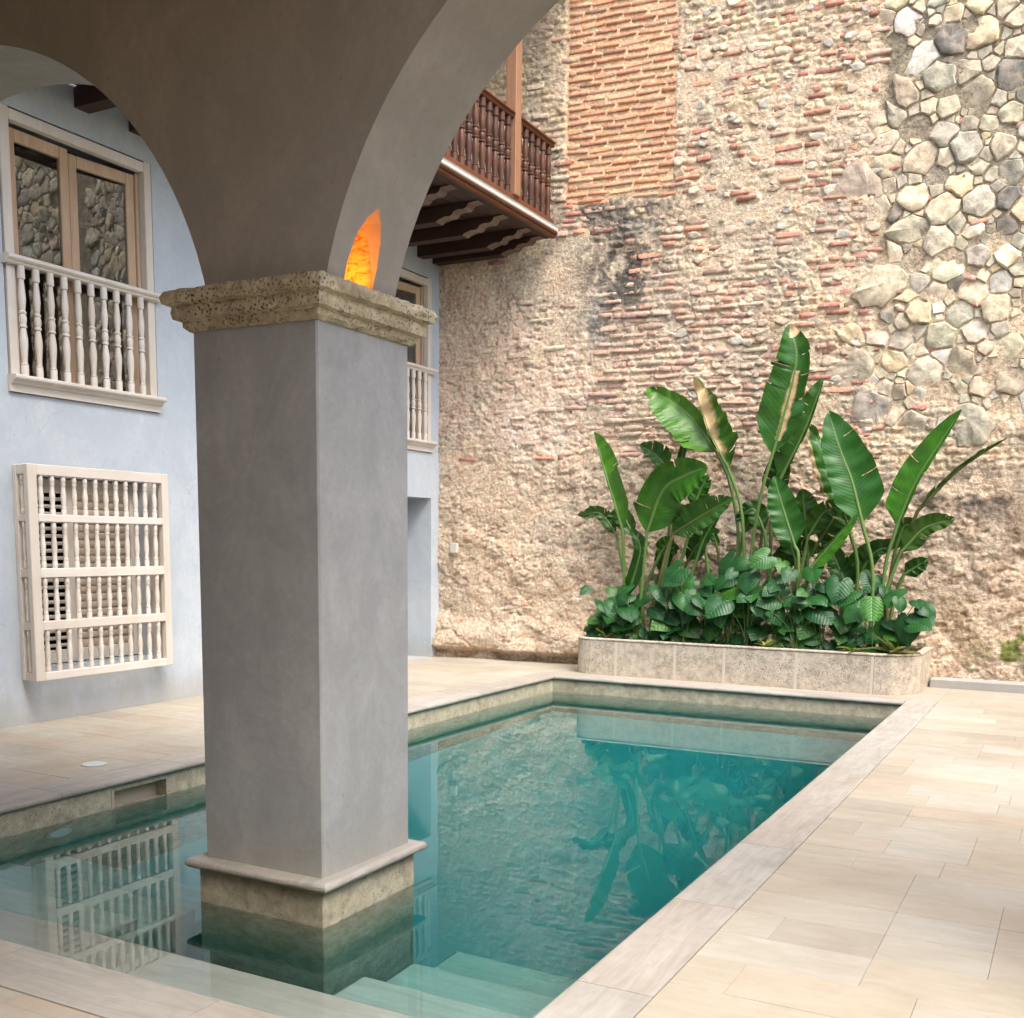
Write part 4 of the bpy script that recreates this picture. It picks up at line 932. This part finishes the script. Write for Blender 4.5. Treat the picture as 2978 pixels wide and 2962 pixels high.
LBL = ['at the planter end nearest the house', 'second from the house end', 'third from the house end', 'fourth from the house end', 'fifth from the house end', 'sixth from the house end', 'seventh from the house end', 'below the tallest banana leaf', 'just past the tallest banana leaf', 'below the small front banana leaf', 'before the broad glossy banana leaf', 'beside the split leaf', 'at the planter end far from the house', 'spilling over the far end of the planter']
NP = len(LBL)
for i in range(NP):
    bx = -5.12+3.42*i/(NP-1)+rp.uniform(-.05, .05); by = rp.uniform(11.86, 12.15)
    pl_ = tag(empty('taro_plant', (bx, by, PLZ-0.065)), 'dark green heart-leaved taro plant, '+LBL[i], 'taro plant', 'taro plants in the planter')
    nlv = rp.randint(14, 17) if i > 1 else 11
    top = 0.58+0.42*math.exp(-((bx+3.1)/1.0)**2)+rp.uniform(-.06, .06)
    for j in range(nlv):
        hgt = top*((j+0.4)/nlv)*rp.uniform(0.85, 1.1)+0.06; dx = rp.uniform(-0.30, 0.30); dy = -rp.uniform(0.0, 0.28)+0.12*(j/nlv)
        if i == 0: dx = rp.uniform(-0.22, 0.3)
        if i == NP-1: dx = rp.uniform(-0.25, 0.12)+0.2*(hgt > 0.35)
        yw = by+dy
        if yw < PLY0+0.26 and hgt < 0.38: dy = PLY0+0.28-by
        s = rp.choice((rp.uniform(0.11, 0.17), rp.uniform(0.17, 0.24), rp.uniform(0.20, 0.29)))*(0.8 if hgt < 0.25 else 1); fresh = rp.random() < (0.30 if hgt < 0.35 else 0.08)
        nrm = (rp.uniform(-.35, .6), rp.uniform(-1.1, -.25), rp.uniform(.35, 1.0)); tip = (dx*1.5+rp.uniform(-.9, .9), -0.7, rp.uniform(-.8, 0))
        at_p = Vector((dx, dy, hgt)); lf = inst('leaf', rp.choice(FRESH if fresh else HEARTS), pl_, at_p, orient(nrm, tip), (s*rp.uniform(0.95, 1.2), s, s))
        tv, tf = tube(catmull([(rp.uniform(-.04, .04), rp.uniform(-.04, .04), 0), (dx*0.35, dy*0.3, hgt*0.6), at_p], 6), [0.008, 0.007, 0.006, 0.005, 0.005, 0.004], 5)
        mesh_obj('stalk', tv, tf, M['stalk'], pl_, True)
mon = tag(empty('monstera_plant', (-1.95, 11.9, PLZ-0.065)), 'small bright green split-leaf monstera among the dark taro leaves', 'monstera')
ml = inst('leaf', MON, mon, (0.0, -0.20, 0.60), orient((0.25, -0.9, 0.3), (0.1, -0.3, -1)), (0.24, 0.23, 0.24))
tv, tf = tube([(0, 0, 0), (0.0, -0.05, 0.35), (0.0, -0.195, 0.595)], 0.006, 5); mesh_obj('stalk', tv, tf, M['stalk'], mon, True)
def lance_vf():
    v, f = [], []
    for i in range(6):
        t = i/5; w = 0.16*math.sin(math.pi*min(1, t*0.9+0.1))**0.8*(1-t**3)
        for s in (-1, 0, 1): v.append((s*w, t, 0.06*abs(s)+0.12*t-0.45*t*t))
    for i in range(5):
        for s in (0, 1): q = i*3+s; f.append((q, q+1, q+4, q+3))
    return v, f
LANCE = mk(*lance_vf(), M['varieg'])
for x, y, sc_, lab in ((-1.72, 11.83, 0.27, 'yellow variegated rosette plant at the rounded planter end far from the house'), (-2.12, 11.78, 0.20, 'smaller variegated rosette plant before the split leaf'), (-5.02, 11.88, 0.19, 'yellowish rosette plant at the planter end nearest the house'), (-3.05, 11.78, 0.15, 'little upright variegated plant below the front banana leaf')):
    ro = tag(empty('rosette_plant', (x, y, PLZ-0.068)), lab, 'rosette plant', 'variegated rosettes along the planter rim')
    for q in range(15):
        a = q*2.4+rp.uniform(-.2, .2); el = rp.uniform(0.25, 1.1); d = Vector((math.cos(a)*math.cos(el), math.sin(a)*math.cos(el), math.sin(el)))
        nrm = Vector((-math.cos(a)*math.sin(el), -math.sin(a)*math.sin(el), math.cos(el))); inst('leaf', LANCE, ro, d*0.02+Vector((0, 0, 0.04)), orient(nrm, d), (sc_*rp.uniform(.7, 1.1),)*3)
gc = MB(); lvv, lff = lance_vf()
for _ in range(420):
    x = rp.uniform(PLX0+0.15, PLX1-0.15); y = PLY0+0.17+abs(rp.gauss(0, 0.12)); s = rp.uniform(0.05, 0.10)
    mt = Matrix.Translation((x, y, PLZ-0.06+rp.uniform(0, 0.05))) @ Matrix.Rotation(rp.uniform(0, 6.3), 4, 'Z') @ Matrix.Rotation(rp.uniform(0.1, 1.0), 4, 'X') @ Matrix.Scale(s, 4)
    gc.add([mt @ Vector((p[0]*1.5, p[1], p[2])) for p in lvv], lff)
k_ = leafmat('ground cover leaf', (0.04, 0.10, 0.03), (0.10, 0.16, 0.07), (0.3, 0.35, 0.2), 0.4, False)
o = gc.build('ground_cover', k_, None, True); tag(o, 'low small-leaved ground cover along the planter rim', 'ground cover', kind='stuff')

# ================================================================== WINDOWS, GRILLE, DOOR
BAL = [(0.026, 0), (0.026, 0.095), (0.023, 0.10), (0.027, 0.108), (0.019, 0.118), (0.021, 0.17), (0.028, 0.28), (0.0285, 0.34), (0.021, 0.415), (0.018, 0.435), (0.027, 0.447), (0.027, 0.458), (0.021, 0.468), (0.0265, 0.50), (0.0265, 0.535), (0.021, 0.562), (0.027, 0.572), (0.027, 0.583), (0.018, 0.595), (0.022, 0.63), (0.027, 0.70), (0.025, 0.75), (0.018, 0.865), (0.018, 0.875), (0.027, 0.885), (0.0275, 0.90), (0.026, 1.0)]
def lathe_me(prof, sr, sh_, mat, seg=12, nm='baluster'):
    v, f = lathe([(r*sr, z*sh_) for r, z in prof], seg); me = bpy.data.meshes.new(nm); me.from_pydata(v, [], f); me.materials.append(mat)
    me.shade_smooth(); me.set_sharp_from_angle(angle=RAD(40)); return me
bal_win = lathe_me(BAL, 1.12, 0.84, M['wood_pale'])
def moulded(prof, length, mat, name, parent, loc):
    v, f = extrude_profile(prof, length, 'y'); o = mesh_obj(name, v, f, mat, parent); o.location = loc; return o
def sash(parent, name_loc, w, h, rot, hinge):
    """hinge: +1 origin at high-y side"""
    s = empty('sash', name_loc); s.parent = parent; s.rotation_euler = (0, 0, rot)
    y0, y1 = (-w, 0) if hinge > 0 else (0, w)
    def bx(a, b_): box('sash_bar', a, b_, M['wood_sash'], s, 0.006)
    bx((-0.025, y0, 0), (0.02, y0+0.085, h)); bx((-0.025, y1-0.085, 0), (0.02, y1, h)); bx((-0.024, y0+0.086, h-0.10), (0.019, y1-0.086, h)); bx((-0.024, y0+0.086, 0), (0.019, y1-0.086, 0.14))
    box('pane', (-0.006, y0+0.08, 0.13), (0.0, y1-0.08, h-0.09), M['glass'], s, 0)
    return s
def balustrade_window(y, label):
    w = tag(empty('balustrade_window', (WX, y, 2.70)), label, 'window', 'wooden windows with white balustrades')
    Wd, Ht = 1.565, 2.185
    for a, b_ in (((-0.06, 0.012, 0), (0.016, 0.095, Ht)), ((-0.06, Wd-0.095, 0), (0.016, Wd-0.012, Ht)), ((-0.06, 0.096, Ht-0.095), (0.015, Wd-0.096, Ht-0.012))):
        box('frame', a, b_, M['wood_pale'], w, 0.006)
    box('jamb', (-0.20, 0.085, 0), (-0.061, 0.125, Ht-0.1), M['wood_sash'], w, 0.004); box('jamb', (-0.20, Wd-0.125, 0), (-0.061, Wd-0.085, Ht-0.1), M['wood_sash'], w, 0.004)
    sash(w, (-0.10, 0.127, 0.02), 0.60, 2.05, 0.0, -1)
    sash(w, (-0.10, Wd-0.127, 0.02), 0.66, 2.05, -0.10, 1)
    prof = [(0.0, 0), (0.07, 0), (0.085, 0.010), (0.085, 0.022), (0.105, 0.03), (0.118, 0.042), (0.118, 0.062), (0.10, 0.072), (0.0, 0.072)]
    moulded(prof, Wd+0.05, M['wood_pale_h'], 'handrail', w, (-0.02, -0.025, 0.985))
    sp_ = [(0.0, 0), (0.05, 0), (0.052, 0.055), (0.075, 0.065), (0.085, 0.085), (0.118, 0.095), (0.125, 0.105), (0.125, 0.122), (0.118, 0.13), (0.0, 0.13)]
    moulded(sp_, Wd+0.03, M['wood_pale_h'], 'sill', w, (-0.02, -0.015, 0.0))
    for i in range(10): inst('baluster', bal_win, w, (0.045, 0.117+i*0.1370+0.0, 0.13), (0, 0, i*0.7), (1, 1, 1.018))
    return w
balustrade_window(5.90, 'tall pale wood window with white balustrade and ajar sash above the grille')
balustrade_window(10.63, 'farther balustraded window above the doorway, half hidden behind the pillar')
# projecting turned grille
gl = tag(empty('window_grille', (WX, 5.87, 0.37)), 'projecting pale wood window grille with four rows of turned spindles', 'window grille')
D0 = 0.20; gw, gh = 1.50, 1.758
def gb(nm, a, b_, mt='wood_pale'): return box(nm, a, b_, M[mt], gl, 0.005)
gb('stile', (D0-0.055, 0, 0), (D0, 0.088, gh)); gb('stile', (D0-0.055, gw-0.08, 0), (D0, gw, gh))
rails = [(0.0, 0.068), (0.415, 0.490), (0.845, 0.922), (1.298, 1.360), (1.672, gh)]
for a, b_ in rails: gb('rail', (D0-0.052, 0.0885, a), (D0-0.0005, gw-0.0805, b_), 'wood_pale_h')
gb('side_stile', (0.001, 0.012, 0.0), (0.045, 0.06, gh-0.004)); gb('side_stile', (0.001, gw-0.06, 0.0), (0.045, gw-0.012, gh-0.004))
for a, b_ in rails:
    gb('side_rail', (0.046, 0.014, a+0.002), (D0-0.0565, 0.052, b_-0.004)); gb('side_rail', (0.046, gw-0.052, a+0.002), (D0-0.0565, gw-0.014, b_-0.004))
spn = lathe_me([(0.021, 0), (0.021, 0.14), (0.017, 0.16), (0.022, 0.18), (0.017, 0.20), (0.0165, 0.25), (0.022, 0.42), (0.022, 0.50), (0.0165, 0.68), (0.0165, 0.76), (0.022, 0.79), (0.0165, 0.82), (0.021, 0.84), (0.021, 0.93), (0.016, 1.0)], 1.0, 1.0, M['wood_pale'], 10, 'spindle')
for (a0, a1), (b0, b1) in zip(rails[:-1], rails[1:]):
    for i in range(12): inst('spindle', spn, gl, (D0-0.026, 0.137+i*0.1098, a1), (0, 0, i), (1.05, 1.05, b0-a1))
    inst('spindle', spn, gl, (0.095, 0.033, a1), (0, 0, 0), (1, 1, b0-a1)); inst('spindle', spn, gl, (0.095, gw-0.033, a1), (0, 0, 0), (1, 1, b0-a1))
sh1 = tag(empty('louvre_shutter', (WX-0.16, 6.0, 0.46)), 'pale louvred shutters in the opening behind the spindle grille', 'shutter')
for a, b_ in ((0.0, 0.05), (0.50, 0.60), (1.22, 1.29)): box('stile', (-0.03, a, 0), (0.015, b_, 1.58), M['wood_pale'], sh1, 0.004)
for a, b_ in ((0.0, 0.11), (1.46, 1.58)):
    for y0, y1 in ((0.051, 0.499), (0.601, 1.219)): box('rail', (-0.028, y0, a), (0.013, y1, b_), M['wood_pale_h'], sh1, 0.004)
sl_a = chamfer_box((-0.005, 0, -0.016), (0.005, 0.445, 0.016), 0.002); sl_b = chamfer_box((-0.005, 0, -0.038), (0.005, 0.615, 0.038), 0.002)
sla = mk(*sl_a, M['wood_pale_h'], 'slat'); slb = mk(*sl_b, M['wood_tan'], 'slat')
for i in range(21): inst('slat', sla, sh1, (-0.008, 0.052, 0.150+i*0.063), (0, 0.5, 0))
for i in range(20): inst('slat', slb, sh1, (-0.012, 0.602, 0.145+i*0.0675), (0, 0.35, 0))

# ================================================================== BALCONY
BXF = -6.02
bc = tag(empty('balcony', (-6.86, 12.4, 5.09)), 'dark red-brown wooden balcony on carved corbels along the house wall', 'balcony'); bo = Vector((-6.86, 12.4, 5.09))
def bb(nm, a, b_, mt, bev=0.006, parent=None): return box(nm, Vector(a)-bo, Vector(b_)-bo, M[mt], parent or bc, bev)
YB0, YB1 = 4.6, 12.42
for i in range(11):                              # floor boards run along the wall
    x = WX+0.02+i*0.148; bb('floor_board', (x, YB0, 5.262), (x+0.144, YB1, 5.29), 'wood_dark')
fp = [(0, 0), (0.05, 0), (0.06, 0.015), (0.05, 0.03), (0.075, 0.04), (0.085, 0.058), (0.0, 0.058)]
o = moulded(fp, YB1-YB0, M['wood_red_h'], 'fascia_moulding', bc, Vector((BXF-0.07, YB0, 5.256))-bo)
o = moulded([(0, 0), (0.09, 0), (0.11, 0.02), (0.115, 0.05), (0.125, 0.062), (0.0, 0.062)], YB1-YB0, M['white'], 'white_cornice', bc, Vector((BXF-0.10, YB0, 5.3145))-bo)
bb('bottom_rail', (BXF-0.09, YB0, 5.377), (BXF-0.01, 12.34, 5.455), 'wood_red_h')
rail_p = [(0, 0), (0.10, 0), (0.115, 0.02), (0.10, 0.032), (0.125, 0.048), (0.12, 0.066), (0.09, 0.075), (0.01, 0.075)]
POSTS = [5.9, 8.62, 11.35]; pw_ = 0.068
edges = [YB0]+[q for p in POSTS for q in (p-pw_, p+pw_)]+[12.32]
for i in range(0, len(edges), 2):
    a, b_ = edges[i], edges[i+1]; moulded(rail_p, b_-a, M['wood_red_h'], 'handrail', bc, Vector((BXF-0.11, a, 6.275))-bo)
    nb_ = max(1, round((b_-a)/0.147)); st = (b_-a)/nb_
    for q in range(nb_):
        if 'bme' not in globals(): bme = lathe_me(BAL, 1.45, 0.82, M['wood_red'])
        inst('baluster', bme, bc, Vector((BXF-0.05, a+st*(q+0.5), 5.455))-bo, (0, 0, q*1.3))
for p in POSTS: bb('post', (BXF-0.118, p-pw_+.001, 5.457), (BXF+0.018, p+pw_-.001, 8.45), 'wood_post', 0.008)
# carved corbels (beam with scrolled end)
cp = [(0, 0), (1.02, 0), (1.05, 0.02), (1.14, 0.045), (1.20, 0.04), (1.235, 0.06), (1.25, 0.085), (1.31, 0.10), (1.385, 0.095), (1.42, 0.115), (1.44, 0.15), (1.52, 0.158), (1.56, 0.163), (0, 0.163)]
cv2 = [(x, -0.075, z) for x, z in cp]+[(x, 0.075, z) for x, z in cp]; n = len(cp)
cf2 = [(i, (i+1) % n, (i+1) % n+n, i+n) for i in range(n)]+[tuple(range(n)), tuple(reversed(range(n, 2*n)))]
cme = bpy.data.meshes.new('corbel'); cme.from_pydata(cv2, [], cf2); cme.materials.append(M['wood_dark']); cme.materials.append(M['wood_grey'])
bm = bmesh.new(); bm.from_mesh(cme); bmesh.ops.recalc_face_normals(bm, faces=bm.faces)
for f_ in bm.faces:
    if f_.calc_center_median().x > 1.03 and len(f_.verts) == 4: f_.material_index = 1
bm.to_mesh(cme); bm.free()
for i in range(13):
    y = 12.30-0.08-0.580*i
    if y < 5: break
    inst('corbel', cme, bc, Vector((WX-0.02, y-0.28, 5.092))-bo)
inst('corbel', cme, bc, Vector((WX-0.02, 12.30, 5.092))-bo)
eave = box('balcony_roof', (WX-0.1, 4.3, 8.45), (-5.7, 12.9, 8.6), M['wood_dark'], None, 0); eave['kind'] = 'structure'
# ---- small things
eb = box('junction_box', (-0.05, -0.035, -0.065), (0.05, 0.03, 0.065), M['plastic'], None, 0.006); eb.location = (-7.43, BACK(-7.43)-0.06, 1.46)
tag(eb, 'small pale electrical box on the rough masonry wall near the house corner', 'electrical box')
kb = box('concrete_kerb', (-1.44, 12.62, -0.02), (5.2, 13.3, 0.10), M['plaster_grey'], None, 0.012); tag(kb, 'low grey concrete footing strip under the masonry wall past the planter', 'kerb')
ml_ = [o for o in bpy.data.objects if o.type == 'MESH']
print('objects', len(bpy.data.objects), 'tris', sum(len(m_.polygons)*2 for m_ in bpy.data.meshes))
